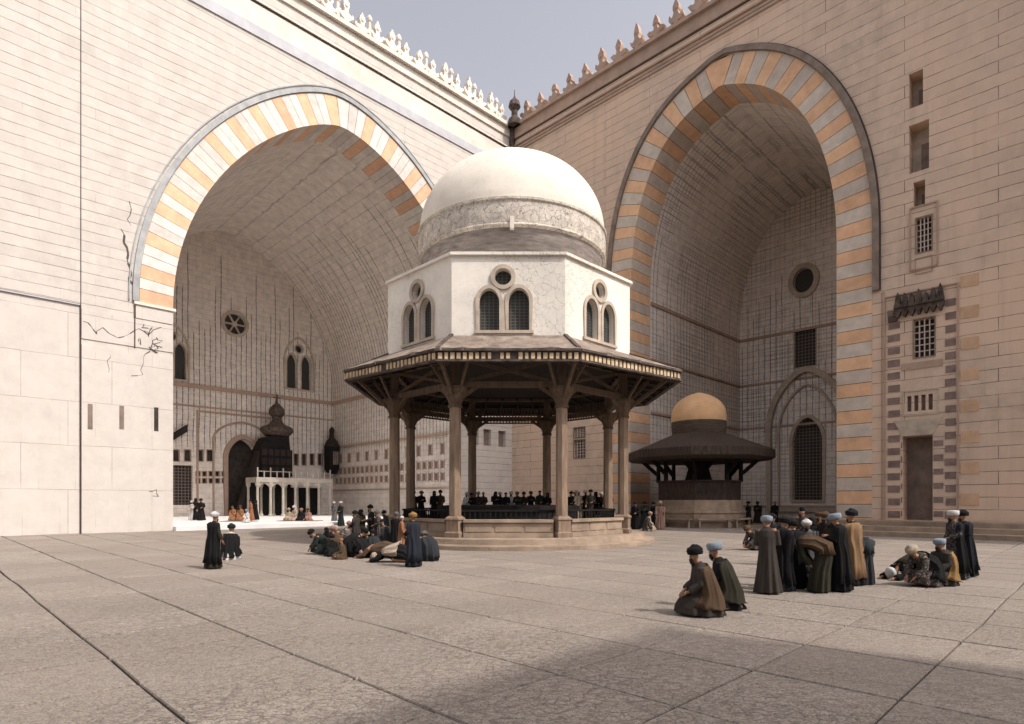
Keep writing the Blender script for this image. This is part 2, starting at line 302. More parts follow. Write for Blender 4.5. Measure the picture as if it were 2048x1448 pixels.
# ------------------------------------------------------------------ mesh helpers
class MB:
    def __init__(s): s.v = []; s.f = []; s.mi = []
    def add(s, vs, fs, mi=0):
        o = len(s.v); s.v += [Vector(p) for p in vs]
        for f in fs: s.f.append([i + o for i in f]); s.mi.append(mi)
    def hexa(s, p, mi=0):   # 8 points: bottom 4 (ccw) then top 4
        s.add(p, [(0, 3, 2, 1), (4, 5, 6, 7), (0, 1, 5, 4), (1, 2, 6, 5), (2, 3, 7, 6), (3, 0, 4, 7)], mi)
    def box(s, x0, x1, y0, y1, z0, z1, fn=None, mi=0):
        P = [(x0, y0, z0), (x1, y0, z0), (x1, y1, z0), (x0, y1, z0), (x0, y0, z1), (x1, y0, z1), (x1, y1, z1), (x0, y1, z1)]
        s.hexa([fn(*q) for q in P] if fn else P, mi)
    def prism(s, loop, fn, d0, d1, mi=0):   # loop of (u,z); fn(u,d,z)
        n = len(loop)
        vs = [fn(u, d0, z) for u, z in loop] + [fn(u, d1, z) for u, z in loop]
        fs = [(i, (i + 1) % n, n + (i + 1) % n, n + i) for i in range(n)]
        tri = tessellate_polygon([[Vector((u, z, 0)) for u, z in loop]])
        fs += [tuple(t) for t in tri] + [tuple(i + n for i in reversed(t)) for t in tri]
        s.add(vs, fs, mi)
    def holed(s, loops, fn, d0, d1, mi=0, back=True):
        flat = [q for l in loops for q in l]; n = len(flat)
        vs = [fn(u, d0, z) for u, z in flat] + [fn(u, d1, z) for u, z in flat]
        tri = tessellate_polygon([[Vector((u, z, 0)) for u, z in l] for l in loops])
        fs = [tuple(t) for t in tri]
        if back: fs += [tuple(i + n for i in reversed(t)) for t in tri]
        o = 0
        for l in loops:
            m = len(l)
            fs += [(o + i, o + (i + 1) % m, n + o + (i + 1) % m, n + o + i) for i in range(m)]
            o += m
        s.add(vs, fs, mi)
    def bar(s, a, b, w, h=None, mi=0, up=(0, 0, 1)):
        a = Vector(a); b = Vector(b); h = h or w; t = (b - a).normalized(); up = Vector(up)
        if abs(t.dot(up)) > 0.95: up = Vector((1, 0, 0))
        x = t.cross(up).normalized(); y = x.cross(t).normalized()
        q = [x * sx * w / 2 + y * sy * h / 2 for sx, sy in ((-1, -1), (1, -1), (1, 1), (-1, 1))]
        s.hexa([a + k for k in q] + [b + k for k in q], mi)
    def tube(s, pts, rad, n=8, mi=0):
        pts = [Vector(p) for p in pts]; rings = []
        for i, p in enumerate(pts):
            t = (pts[min(i + 1, len(pts) - 1)] - pts[max(i - 1, 0)]).normalized()
            up = Vector((0, 0, 1)) if abs(t.z) < 0.9 else Vector((1, 0, 0))
            x = t.cross(up).normalized(); y = x.cross(t)
            r = rad[i] if isinstance(rad, (list, tuple)) else rad
            rings.append([p + (x * math.cos(k * 2 * math.pi / n) + y * math.sin(k * 2 * math.pi / n)) * r for k in range(n)])
        vs = [q for r_ in rings for q in r_]; fs = []
        for i in range(len(pts) - 1):
            for k in range(n): fs.append((i * n + k, i * n + (k + 1) % n, (i + 1) * n + (k + 1) % n, (i + 1) * n + k))
        fs.append(tuple(range(n))[::-1]); fs.append(tuple(range((len(pts) - 1) * n, len(pts) * n)))
        s.add(vs, fs, mi)
    def lathe(s, prof, c, n=32, rot=0.0, mi=0, cap=True, wob=None):
        vs = []; fs = []
        for (r, z) in prof:
            for k in range(n):
                a = rot + 2 * math.pi * k / n; rr = r * (wob(a, z) if wob else 1)
                vs.append((c[0] + rr * math.cos(a), c[1] + rr * math.sin(a), z))
        m = len(prof)
        for i in range(m - 1):
            for k in range(n): fs.append((i * n + k, i * n + (k + 1) % n, (i + 1) * n + (k + 1) % n, (i + 1) * n + k))
        if cap: fs.append(tuple(range(n))[::-1]); fs.append(tuple(range((m - 1) * n, m * n)))
        s.add(vs, fs, mi)
    def build(s, name, mats, parent=None, smooth=False, label=None, weld=True):
        off = parent_world(parent)
        me = bpy.data.meshes.new(name); me.from_pydata([v - off for v in s.v], [], s.f)
        if not isinstance(mats, (list, tuple)): mats = [mats]
        for m in mats: me.materials.append(m)
        for p, i in zip(me.polygons, s.mi): p.material_index = i
        bm = bmesh.new(); bm.from_mesh(me)
        if weld: bmesh.ops.remove_doubles(bm, verts=bm.verts, dist=1e-5)
        bmesh.ops.recalc_face_normals(bm, faces=bm.faces)
        if smooth:
            for f in bm.faces: f.smooth = True
            for e in bm.edges:
                if len(e.link_faces) == 2 and e.calc_face_angle(0) > 0.7: e.smooth = False
        bm.to_mesh(me); bm.free()
        o = bpy.data.objects.new(name, me); COL.objects.link(o)
        if parent is not None: o.parent = parent
        if label: o['label'] = label
        return o

def parent_world(p):
    v = Vector((0, 0, 0))
    while p is not None: v += p.location; p = p.parent
    return v
def tag(o, label=None, cat=None, group=None, kind=None):
    if label: o['label'] = label
    if cat: o['category'] = cat
    if group: o['group'] = group
    if kind: o['kind'] = kind
    return o
def thing(name, label, cat, loc, group=None):
    o = bpy.data.objects.new(name, None); COL.objects.link(o); o.location = loc; o.empty_display_size = 0.3
    return tag(o, label, cat, group)

YC = 60.9
def WL(u, d, z): return Vector((-u * R2 - d * R2, YC - u * R2 + d * R2, z))
def WR(u, d, z): return Vector((u * R2 + d * R2, YC - u * R2 + d * R2, z))
def pxL(px, py, d=0.0):      # picture position -> (u,z) on a plane d behind the left wall's face
    s = (px - 1024) / 1200; Y = (YC + d / R2) / (1 - s); X = s * Y
    return (-(X + (Y - YC)) * R2, 2 + (1000 - py) / 1200 * Y)
def pxR(px, py, d=0.0):
    s = (px - 1024) / 1200; Y = (YC + d / R2) / (1 + s); X = s * Y
    return ((X - (Y - YC)) * R2, 2 + (1000 - py) / 1200 * Y)

# ------------------------------------------------------------------ arches
def half_arch(c, W, zs, H, a, b, side, n=34, peak=0.0):
    pts = []
    for i in range(n + 1):
        th = (math.pi / 2) * i / n; x = math.cos(th)
        y = (1 - x ** a) ** (1 / b) if x < 1 else 0
        pts.append((c + side * W * x, zs + H * y + peak * math.exp(-x / 0.12)))
    return pts      # from spring to apex
def arch(c, Wl, Wr, zs, H, al, bl, ar, br, peak=0.0):
    return half_arch(c, Wl, zs, H, al, bl, 1, peak=peak) + half_arch(c, Wr, zs, H, ar, br, -1, peak=peak)[::-1][1:]   # high u -> low u
def resample(pts, n):
    L = [0]
    for p, q in zip(pts, pts[1:]): L.append(L[-1] + math.dist(p, q))
    out = []; j = 0
    for i in range(n + 1):
        t = L[-1] * i / n
        while j < len(L) - 2 and L[j + 1] < t: j += 1
        f = (t - L[j]) / max(1e-9, L[j + 1] - L[j])
        out.append((pts[j][0] + (pts[j + 1][0] - pts[j][0]) * f, pts[j][1] + (pts[j + 1][1] - pts[j][1]) * f))
    return out
def offset(pts, w0, w1):
    out = []
    for i, p in enumerate(pts):
        a = pts[max(0, i - 1)]; b = pts[min(len(pts) - 1, i + 1)]
        t = Vector((b[0] - a[0], b[1] - a[1])).normalized(); n = Vector((t.y, -t.x))
        if i in (0, len(pts) - 1): n = Vector((round(n.x), 0)) if abs(n.x) > 0.5 else n
        w = w0 + (w1 - w0) * abs(n.y); out.append((p[0] + n.x * w, p[1] + n.y * w))
    return out
ZS_L = 14.4
AL = resample(arch(19.0, 12.1, 13.3, ZS_L, 17.1, 1.4, 2.0, 1.75, 2.0), 160)
EL = offset(AL, 1.9, 2.2)
# outward must be away from the opening
if EL[0][0] < AL[0][0]: EL = offset(AL, -1.9, -2.2)
ZS_R = 19.0
AR = resample(arch(22.2, 8.05, 7.95, ZS_R, 13.8, 1.9, 2.1, 2.2, 2.4, peak=0.45), 160)
ER = offset(AR, 2.05, 2.1)
if ER[0][0] < AR[0][0]: ER = offset(AR, -2.05, -2.1)
DL, DR_ = 26.0, 21.0       # depth of the two vaulted halls
HT = 39.4                  # wall head

def ring(mbo, A, Eo, fn, cuts, mats_idx, d0, d1, gap=0.028):
    n = len(A) - 1
    L = [0]
    for p, q in zip(A, A[1:]): L.append(L[-1] + math.dist(p, q))
    tot = L[-1]
    def at(P, t):
        t = min(max(t, 0), tot); j = 0
        while j < n - 1 and L[j + 1] < t: j += 1
        f = (t - L[j]) / (L[j + 1] - L[j]); return (P[j][0] + (P[j + 1][0] - P[j][0]) * f, P[j][1] + (P[j + 1][1] - P[j][1]) * f)
    for (t0, t1), mi in zip(cuts, mats_idx):
        k = max(1, int((t1 - t0) / 0.35)); ts = [t0 + gap / 2 + (t1 - t0 - gap) * i / k for i in range(k + 1)]
        loop = [at(A, t) for t in ts] + [at(Eo, t) for t in reversed(ts)]
        mbo.prism(loop, fn, d0 + random.uniform(-0.006, 0.006), d1, mi)
    return tot
def arclen(A): return sum(math.dist(p, q) for p, q in zip(A, A[1:]))

# ================================================================== STRUCTURE
g = MB(); g.add([(-700, -700, -.06), (700, -700, -.06), (700, 700, -.06), (-700, 700, -.06)], [(0, 1, 2, 3)])
tag(g.build('ground', M['bed']), kind='structure')
g = MB(); rg = random.Random(11)
SA, SB = 1.75, 1.5
def jit(i, j):      # shared, slightly irregular slab corners
    q = noise.noise(Vector((i * 1.7, j * 2.3, 0.5))); w = noise.noise(Vector((i * 2.1 + 9, j * 1.3, 4.5)))
    return (i * SA + q * .035, j * SB + w * .035)
for i in range(-7, 26):
    for j in range(-30, 18):
        C4 = [jit(i, j), jit(i + 1, j), jit(i + 1, j + 1), jit(i, j + 1)]
        cx = sum(p[0] for p in C4) / 4; cy = sum(p[1] for p in C4) / 4
        if cy < -43.9 or cx > 43.9: continue
        wx = (cx + cy) * R2; wy = max(0, (cx - cy) * R2); GAP = .015 + .0011 * wy + .03 * min(1, max(0, wx / 7)); GB = .015 + .0011 * wy + .04 * min(1, max(0, -wx / 5))     # the joints are more worn towards the halls
        k = [(cx + (p[0] - cx) * (1 - GAP / SA * rg.uniform(.7, 1.5)), cy + (p[1] - cy) * (1 - GB / SB * rg.uniform(.7, 1.5))) for p in C4]
        k2 = [(cx + (p[0] - cx) * .988, cy + (p[1] - cy) * .986) for p in k]
        h = [-.002 + rg.uniform(-.003, .003) for _ in range(4)]
        P = lambda a_, b_, z_: ((a_ + b_) * R2, (a_ - b_) * R2, z_)
        vs = [P(*q, -.055) for q in k] + [P(*q, -.016) for q in k] + [P(*q, z_) for q, z_ in zip(k2, h)]
        fs = [(8, 9, 10, 11)]
        for e_ in range(4): n_ = (e_ + 1) % 4; fs += [(e_, n_, 4 + n_, 4 + e_), (4 + e_, 4 + n_, 8 + n_, 8 + e_)]
        g.add(vs, fs)
tag(g.build('paving', M['ground'], weld=False), kind='structure')

def merlon(fn, uc, z0, parent, mat, h=2.35, w=1.25, rough=0.0, dth=0.45):
    # trefoil crest on a narrow waist, with two curling arms
    half = [(0.42, 0), (0.42, 0.28), (0.20, 0.42), (0.15, 0.72), (0.34, 0.80), (0.56, 0.98), (0.62, 1.22), (0.46, 1.32), (0.40, 1.18), (0.26, 1.14), (0.17, 1.26),
            (0.17, 1.5), (0.26, 1.66), (0.24, 1.9), (0.12, 2.1), (0.05, 2.35)]
    half = [(x * w / 1.25 * (1 + random.uniform(-rough, rough)), z * h / 2.35 * (1 + random.uniform(-rough, rough) * 0.3)) for x, z in half]
    half[0] = (half[0][0], 0)
    loop = [(uc + x, z0 + z) for x, z in half] + [(uc - x, z0 + z) for x, z in half[::-1]]
    m = MB(); m.prism(loop, fn, 0.35, 0.35 + dth)
    k = h / 2.35
    m.prism([(uc + 0.12 * math.cos(a), z0 + 1.72 * k + 0.14 * math.sin(a)) for a in [i * math.pi / 4 for i in range(8)]], fn, 0.28, 0.36)
    return m.build('merlon', mat, parent)

def crack(fn, pts, parent, w=0.06, mat=None, name='wall_crack', jag=0.12):
    m = MB(); P = []
    for (a, b) in zip(pts, pts[1:]):
        k = max(2, int(math.dist(a, b) / 0.3))
        for i in range(k): P.append((a[0] + (b[0] - a[0]) * i / k + random.uniform(-jag, jag), a[1] + (b[1] - a[1]) * i / k + random.uniform(-jag, jag)))
    P.append(pts[-1])
    for i, (a, b) in enumerate(zip(P, P[1:])):
        t = Vector((b[0] - a[0], b[1] - a[1])).normalized(); n = Vector((-t.y, t.x)) * w * random.uniform(0.15, 0.65)
        m.prism([(a[0] - n.x, a[1] - n.y), (b[0] - n.x, b[1] - n.y), (b[0] + n.x, b[1] + n.y), (a[0] + n.x, a[1] + n.y)], fn, -0.006 - 0.0004 * (i % 5), 0.03)
    return m.build(name, mat or M['crack'], parent)

def rect(u0, u1, z0, z1): return [(u0, z0), (u1, z0), (u1, z1), (u0, z1)]
def arch_loop(c, w, z0, zs, top, n=10, pw=1.5):       # door or window outline
    L = [(c - w, z0), (c + w, z0)]
    for i in range(n + 1):
        x = math.cos(math.pi / 2 * i / n); L.append((c + w * x, zs + (top - zs) * (1 - x ** pw) ** 0.5 if x < 1 else zs))
    for i in range(n - 1, -1, -1):
        x = math.cos(math.pi / 2 * i / n); L.append((c - w * x, zs + (top - zs) * (1 - x ** pw) ** 0.5 if x < 1 else zs))
    return L
def circ(c, z, r, n=20, rz=None): return [(c + r * math.cos(2 * math.pi * i / n), z + (rz or r) * math.sin(2 * math.pi * i / n)) for i in range(n)]
def band(m, loop, fn, w, d0, d1, closed=True, mi=0):       # flat moulding that follows a loop, w wide outward
    n = len(loop); cx = sum(p[0] for p in loop) / n; cz = sum(p[1] for p in loop) / n
    def off(i):
        a = loop[(i - 1) % n]; p = loop[i]; b = loop[(i + 1) % n]
        t = (Vector((p[0] - a[0], p[1] - a[1])).normalized() + Vector((b[0] - p[0], b[1] - p[1])).normalized())
        t = t.normalized() if t.length > 1e-6 else Vector((1, 0)); q = Vector((t.y, -t.x))
        if q.dot(Vector((p[0] - cx, p[1] - cz))) < 0: q = -q
        return (p[0] + q.x * w, p[1] + q.y * w)
    O = [off(i) for i in range(n)]
    rngs = range(n) if closed else range(n - 1)
    vs = [fn(u, d0, z) for u, z in loop] + [fn(u, d0, z) for u, z in O] + [fn(u, d1, z) for u, z in loop] + [fn(u, d1, z) for u, z in O]
    fs = []
    for i in rngs:
        j = (i + 1) % n
        fs += [(i, j, n + j, n + i), (2 * n + i, 3 * n + i, 3 * n + j, 2 * n + j), (i, 2 * n + i, 2 * n + j, j), (n + i, n + j, 3 * n + j, 3 * n + i)]
    if not closed: fs += [(0, n, 3 * n, 2 * n), (n - 1, 3 * n - 1, 4 * n - 1, 2 * n - 1)]
    m.add(vs, fs, mi)

# ------------------------------------------------------------------ left wall
LW = thing('courtyard_wall', 'tall pale sunlit wall with the wider striped arch, left of the white dome', 'wall', WL(18, 0, 0))
# upper and lower masonry
ringL = [(u, z) for u, z in EL]
outer = [(-0.0, 0), (5.7, 0), (5.7, ZS_L)] + [p for p in reversed(ringL)] + [(31.1, ZS_L), (31.1, 0), (36.0, 0), (36.0, 13.6), (75, 13.6), (75, HT), (0, HT)]
wins_l = [rect(*(pxL(985, 0)[0], pxL(925, 0)[0]), 7.2, 8.8)]
m = MB()
nichesL = [rect(0.9, 1.9, 7.3, 8.9), rect(2.9, 3.9, 7.3, 8.9), rect(4.55, 5.25, 7.3, 8.9)]
m.holed([outer] + nichesL, WL, 0, 3.0)
body = m.build('masonry', M['stone_pale'], LW)
m = MB()
for q in nichesL: m.prism(q, WL, 0.35, 0.5)
m.build('niche_panel', M['niche_brown'], LW)
# plain plastered lower part left of the pier line
m = MB(); m.prism(rect(36.05, 75, 0, 13.5), WL, 0.12, 3.0); m.build('lower_wall', M['plaster_pier'], LW)
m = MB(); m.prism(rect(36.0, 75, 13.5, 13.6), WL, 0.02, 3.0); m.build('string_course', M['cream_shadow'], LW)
# smooth plastered pier face
m = MB(); m.prism(rect(31.1, 35.98, 0, 11.2), WL, -0.05, -0.001); m.prism(rect(31.1, 35.98, 11.55, 13.3), WL, -0.05, -0.001)
m.prism(rect(31.1, 33.2, 13.36, 14.2), WL, -0.07, -0.001); m.build('pier_plaster', M['plaster_pier'], LW)
m = MB(); m.prism(rect(30.95, 33.3, 14.2, ZS_L - 0.02), WL, -0.16, 0.4); m.build('impost', M['cream'], LW)
m = MB(); m.prism(rect(33.22, 33.30, 11.5, 14.1), WL, -0.055, -0.002); m.prism(rect(35.99, 36.04, 0, 39.0), WL, -0.012, -0.002)
m.build('pier_joint', M['joint'], LW)
# arch ring
rs = random.Random(5); cuts = []; idx = []; t = 0; tot = arclen(AL); seq = []
while t < tot - 0.9:
    seq.append((0.78, 0)); t += 0.78
    for _ in range(rs.choice([2, 2, 2, 3, 1])): seq.append((0.62, 1)); t += 0.62
sc = tot / sum(a for a, b in seq); t = 0
for a, b in seq: cuts.append((t, t + a * sc)); idx.append(b); t += a * sc
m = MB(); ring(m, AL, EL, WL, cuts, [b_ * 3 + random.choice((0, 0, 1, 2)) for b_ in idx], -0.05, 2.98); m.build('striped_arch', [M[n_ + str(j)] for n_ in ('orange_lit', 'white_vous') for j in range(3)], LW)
m = MB(); ring(m, [(p[0], p[1]) for p in offset(AL, *((-0.04, -0.04) if EL[0][0] > AL[0][0] and offset(AL, 1, 1)[0][0] > AL[0][0] else (0.04, 0.04)))], EL, WL, [(0, tot)], [0], 0.03, 2.9, gap=0)
def ringprism(A, B, fn, d0, d1, name, mat, parent):
    mm = MB(); n = len(A)
    vs = [fn(u, d0, z) for u, z in A] + [fn(u, d0, z) for u, z in B] + [fn(u, d1, z) for u, z in A] + [fn(u, d1, z) for u, z in B]
    fs = []
    for i in range(n - 1):
        j = i + 1
        fs += [(i, j, n + j, n + i), (2 * n + i, 3 * n + i, 3 * n + j, 2 * n + j), (i, 2 * n + i, 2 * n + j, j), (n + i, n + j, 3 * n + j, 3 * n + i)]
    fs += [(0, n, 3 * n, 2 * n), (n - 1, 3 * n - 1, 4 * n - 1, 2 * n - 1)]
    mm.add(vs, fs); return mm.build(name, mat, parent)
def off2(A, w, ref):
    O = offset(A, w, w)
    if (O[0][0] > A[0][0]) != (w > 0): O = offset(A, -w, -w)
    return O
ringprism(off2(AL, 0.03, EL), off2(EL, -0.02, EL), WL, 0.0, 2.9, 'joint_bed', M['joint'], LW)
ringprism(off2(EL, 0.06, EL), off2(EL, 0.38, EL), WL, -0.16, 0.02, 'arch_moulding', M['blue_mould'], LW)
ringprism(off2(EL, 0.52, EL), off2(EL, 0.60, EL), WL, -0.10, 0.02, 'arch_fillet', M['blue_mould'], LW)
# string courses and cornice
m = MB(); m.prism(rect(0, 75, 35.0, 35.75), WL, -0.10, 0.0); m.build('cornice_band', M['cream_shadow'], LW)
m = MB(); m.prism(rect(0, 75, 35.75, 37.3), WL, -0.06, 0.0); m.prism(rect(0, 75, 37.42, 37.55), WL, -0.2, 0.0)
m.prism(rect(0, 75, 38.6, HT), WL, -0.14, 0.0); m.prism(rect(0, 75, HT, HT + 0.35), WL, -0.45, 3.0); m.build('cornice', M['cream'], LW)
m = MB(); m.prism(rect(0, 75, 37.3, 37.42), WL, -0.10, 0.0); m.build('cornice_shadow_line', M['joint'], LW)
for i in range(25): merlon(WL, 1.0 + i * 1.45, HT + 0.35, LW, M['cream'], h=2.5 + random.uniform(-.35, .2), w=1.4, rough=0.16)
for i in range(1, 25, 2):
    mm = MB(); mm.lathe([(0.16, HT + .35), (0.14, HT + 2.2), (0.22, HT + 2.3), (0.24, HT + 2.5), (0.1, HT + 2.8)], WL(1.72 + (i - 1) * 1.45, 0.5, 0), 8)
    mm.build('post', M['cream'], LW)
# cracks
crack(WL, [pxL(262, 400), pxL(255, 440), pxL(262, 452)], LW, 0.05)
crack(WL, [pxL(243, 458), pxL(250, 485), pxL(254, 515), pxL(260, 560), pxL(272, 590)], LW, 0.11)
crack(lambda u, d, z: WL(u, d - 0.05, z), [pxL(170, 640), pxL(178, 655), pxL(190, 668), pxL(203, 655), pxL(240, 678), pxL(262, 665), pxL(276, 660), pxL(300, 668), pxL(322, 655)], LW, 0.05)
crack(lambda u, d, z: WL(u, d - 0.05, z), [pxL(300, 690), pxL(283, 725), pxL(281, 748), pxL(262, 752)], LW, 0.035)
crack(lambda u, d, z: WL(u, d - 0.05, z), [pxL(217, 705), pxL(217, 745)], LW, 0.03)
for k in range(9):
    a = random.uniform(278, 325); b = random.uniform(645, 712)
    crack(lambda u, d, z: WL(u, d - 0.05, z), [pxL(a, b), pxL(a + random.uniform(-12, 14), b + random.uniform(-14, 16)), pxL(a + random.uniform(-5, 20), b + random.uniform(-16, 16))], LW, 0.05)
crack(lambda u, d, z: WL(u, d - 0.05, z), [pxL(300, 985), pxL(312, 978), pxL(320, 990), pxL(305, 992)], LW, 0.04)
for (x, y0, y1) in ((180, 808, 858), (243, 812, 858), (312, 815, 862)):
    u, z0 = pxL(x, y1); _, z1 = pxL(x, y0)
    m = MB(); m.prism(rect(u - 0.12, u + 0.12, z0, z1), WL, -0.075, -0.04); m.build('slit_window', M['dark_niche'] if x == 312 else M['niche_brown'], LW)

# vaulted hall behind the left arch
def hall(fn, A, jambs, D, mat, low_mat, parent, back_holes, zlow):
    hi, lo = jambs
    prof = [(hi, 0)] + A + [(lo, 0)]
    inn = [(u, z) for u, z in prof]
    c = (hi + lo) / 2
    out = []
    for u, z in prof:
        out.append((u + (1.5 if u > c else -1.5) * (1 if z < 25 else 0.8), z + (1.4 if z > 20 else 0)))
    n = len(inn); m = MB()
    vs = [fn(u, 3.0, z) for u, z in inn] + [fn(u, 3.0, z) for u, z in out] + [fn(u, D, z) for u, z in inn] + [fn(u, D, z) for u, z in out]
    fs = []
    for i in range(n - 1):
        j = i + 1
        fs += [(i, 2 * n + i, 2 * n + j, j), (n + i, n + j, 3 * n + j, 3 * n + i), (2 * n + i, 3 * n + i, 3 * n + j, 2 * n + j), (i, j, n + j, n + i)]
    fs += [(0, n, 3 * n, 2 * n), (n - 1, 3 * n - 1, 4 * n - 1, 2 * n - 1)]
    m.add(vs, fs); m.build('vault', mat, parent)
    m = MB(); m.holed([rect(lo - 2, hi + 2, 0, max(z for u, z in A) + 2)] + back_holes, fn, D, D + 1.2); m.build('back_wall', mat, parent)

def pane(fn, loop, d, parent, mat, name='pane', th=0.06):
    m = MB(); m.prism(loop, fn, d, d + th); return m.build(name, mat, parent)

def px_rectL(x0, y0, x1, y1, d):
    u0, za = pxL(x1, (y0), d); u1, zb = pxL(x0, y0, d); uc = (x0 + x1) / 2
    z1 = pxL(uc, y0, d)[1]; z0 = pxL(uc, y1, d)[1]; return (min(u0, u1), max(u0, u1), z0, z1)
def px_rectR(x0, y0, x1, y1, d):
    u0 = pxR(x0, y0, d)[0]; u1 = pxR(x1, y0, d)[0]; uc = (x0 + x1) / 2
    return (min(u0, u1), max(u0, u1), pxR(uc, y1, d)[1], pxR(uc, y0, d)[1])

def bifora(fn, r, d, parent, depth=0.5, proud=0.12, mp='pane', mf='frame'):
    """twin pointed lights below a round one, in one pointed frame; returns the holes"""
    u0, u1, z0, z1 = r; w = u1 - u0; c = (u0 + u1) / 2; h = z1 - z0
    zs = z0 + h * 0.48
    l1 = arch_loop(c - w * .26, w * .17, z0, zs, z0 + h * .68); l2 = arch_loop(c + w * .26, w * .17, z0, zs, z0 + h * .68)
    o = circ(c, z0 + h * .8, w * .13, 14)
    win = MB()
    big = arch_loop(c, w * .5, z0 - 0.05, z0 + h * .5, z1)
    band(win, big, fn, w * .07, d - proud, d + 0.01)
    for q in (l1, l2, o): band(win, q, fn, w * .045, d - proud * .5, d + 0.012)
    wo_ = win.build('window', M[mf], parent)
    pm = MB()
    for q in (l1, l2, o): pm.prism(q, fn, d + depth - 0.1, d + depth)
    pm.build('pane', M[mp], wo_)
    return [l1, l2, o]

HL = LW
r1 = px_rectL(570, 678, 625, 778, DL); r2 = px_rectL(310, 650, 376, 756, DL)
holes = bifora(WL, r1, DL, LW) + bifora(WL, r2, DL, LW)
uo, zo = pxL(470, 648, DL)
ros = circ(uo, zo, 1.15, 20); holes.append(ros)
m = MB(); band(m, ros, WL, 0.35, DL - 0.14, DL + 0.01); w_ = m.build('rose_window', M['frame'], LW)
m = MB(); m.prism(ros, WL, DL + 0.3, DL + 0.4); m.build('pane', M['pane'], w_)
m = MB()
for k in range(6):
    a = k * math.pi / 3; m.prism([(uo + 0.08 * math.cos(a + 1.57), zo + 0.08 * math.sin(a + 1.57)), (uo + 0.08 * math.cos(a - 1.57), zo + 0.08 * math.sin(a - 1.57)),
        (uo + 1.15 * math.cos(a) + 0.08 * math.cos(a - 1.57), zo + 1.15 * math.sin(a) + 0.08 * math.sin(a - 1.57)), (uo + 1.15 * math.cos(a) + 0.08 * math.cos(a + 1.57), zo + 1.15 * math.sin(a) + 0.08 * math.sin(a + 1.57))], WL, DL + 0.1 + k * 0.003, DL + 0.29)
m.prism(circ(uo, zo, 0.3, 10), WL, DL + 0.05, DL + 0.29); m.build('tracery', M['frame'], w_)
# prayer niche (dark arched recess in a panel), side door, small openings
r = px_rectL(455, 878, 514, 1034, DL); mih = arch_loop((r[0] + r[1]) / 2, (r[1] - r[0]) / 2, 0.3, r[3] - 2.2, r[3]); holes.append(mih)
r = px_rectL(332, 930, 385, 1010, DL); dor = rect(r[0], r[1], max(r[2], 0.9), r[3]); holes.append(dor)
small = []
for x in (352, 375, 400, 420): small.append(rect(*px_rectL(x - 6, 900, x + 6, 922, DL)))
for x in (592, 608, 624, 640): small.append(rect(*px_rectL(x - 4, 908, x + 4, 930, DL)))
for yy in (948, 962):
    for x in range(396, 452, 13): small.append(rect(*px_rectL(x - 4, yy - 5, x + 4, yy + 4, DL)))
holes += small
hall(WL, AL, (31.1, 5.7), DL, M['vault_left'], None, LW, holes, 8)
m = MB(); m.prism(mih, WL, DL + 0.9, DL + 1.1); m.build('mihrab_recess', M['dark_niche'], LW)
m = MB(); band(m, mih, WL, 0.5, DL - 0.25, DL + 0.01); band(m, [(a, b) for a, b in arch_loop((mih[0][0] + mih[1][0]) / 2, 3.0, 0.3, 8.6, 10.6)], WL, 0.22, DL - 0.12, DL + 0.01)
band(m, rect((mih[0][0] + mih[1][0]) / 2 - 4.4, (mih[0][0] + mih[1][0]) / 2 + 4.6, 0.3, 11.4), WL, 0.28, DL - 0.1, DL + 0.012); m.build('mihrab_frame', M['brown_trim'], LW)
m = MB(); m.prism(dor, WL, DL + 0.5, DL + 0.6); m.build('side_door', M['pane_dark'], LW)
m = MB()
for q in small: m.prism(q, WL, DL + 0.25, DL + 0.35)
m.build('small_window_panes', M['dark_niche'], LW)
m = MB()
for q in small: band(m, q, WL, 0.10, DL - 0.06, DL + 0.01)
m.prism(rect(5.72, 31.08, 13.9, 14.3), WL, DL - 0.15, DL); m.prism(rect(5.72, 31.08, 11.9, 12.05), WL, DL - 0.1, DL)
m.prism(rect(24.4, 31.08, 6.6, 6.75), WL, DL - 0.1, DL); m.build('wall_moulding', M['brown_trim'], LW)
# panel rows on the hall's side wall (u = 5.7)
m = MB(); m2 = MB()
for row, (z0, z1) in enumerate(((4.0, 4.7), (5.2, 5.9), (6.6, 7.6))):
    for k in range(22):
        d0 = 3.8 + k * 1.0
        if row == 2 and k % 2: continue
        m2.box(5.70, 5.74, d0, d0 + 0.45, z0, z1, lambda u, d, z: WL(u, d, z))
        for (a0, a1, b0, b1) in ((d0 - .1, d0, z0 - .1, z1 + .1), (d0 + .45, d0 + .55, z0 - .1, z1 + .1)):
            m.box(5.70, 5.80, a0, a1, b0, b1, lambda u, d, z: WL(u, d, z))
for z, h in ((3.1, .16), (8.4, .25), (13.9, .4), (24.8, .2)): m.box(5.70 if z < 16 else 7.9, (5.88 if z < 16 else 8.15), 3.1, DL - .2, z, z + h, WL)
m.build('panel_moulding', M['brown_trim'], LW); m2.build('wall_panels', M['niche_brown'], LW)
# a dark carved beam end on the back wall
m = MB(); r = px_rectL(335, 858, 372, 880, DL); m.hexa([WL(r[0], DL - .5, r[2] + .9), WL(r[1], DL - .5, r[2] - .4), WL(r[1], DL, r[2] - .4), WL(r[0], DL, r[2] + .9), WL(r[0], DL - .5, r[3] + .5), WL(r[1], DL - .5, r[3] - .8), WL(r[1], DL, r[3] - .8), WL(r[0], DL, r[3] + .5)])
m.build('carved_beam', M['wood_dark'], LW)
# hall floor: pale marble, one step up
m = MB(); m.prism(rect(5.72, 31.08, 0.0, 0.28), WL, -0.6, DL - 0.01)
tag(m.build('iwan_floor', M['marble']), kind='structure')

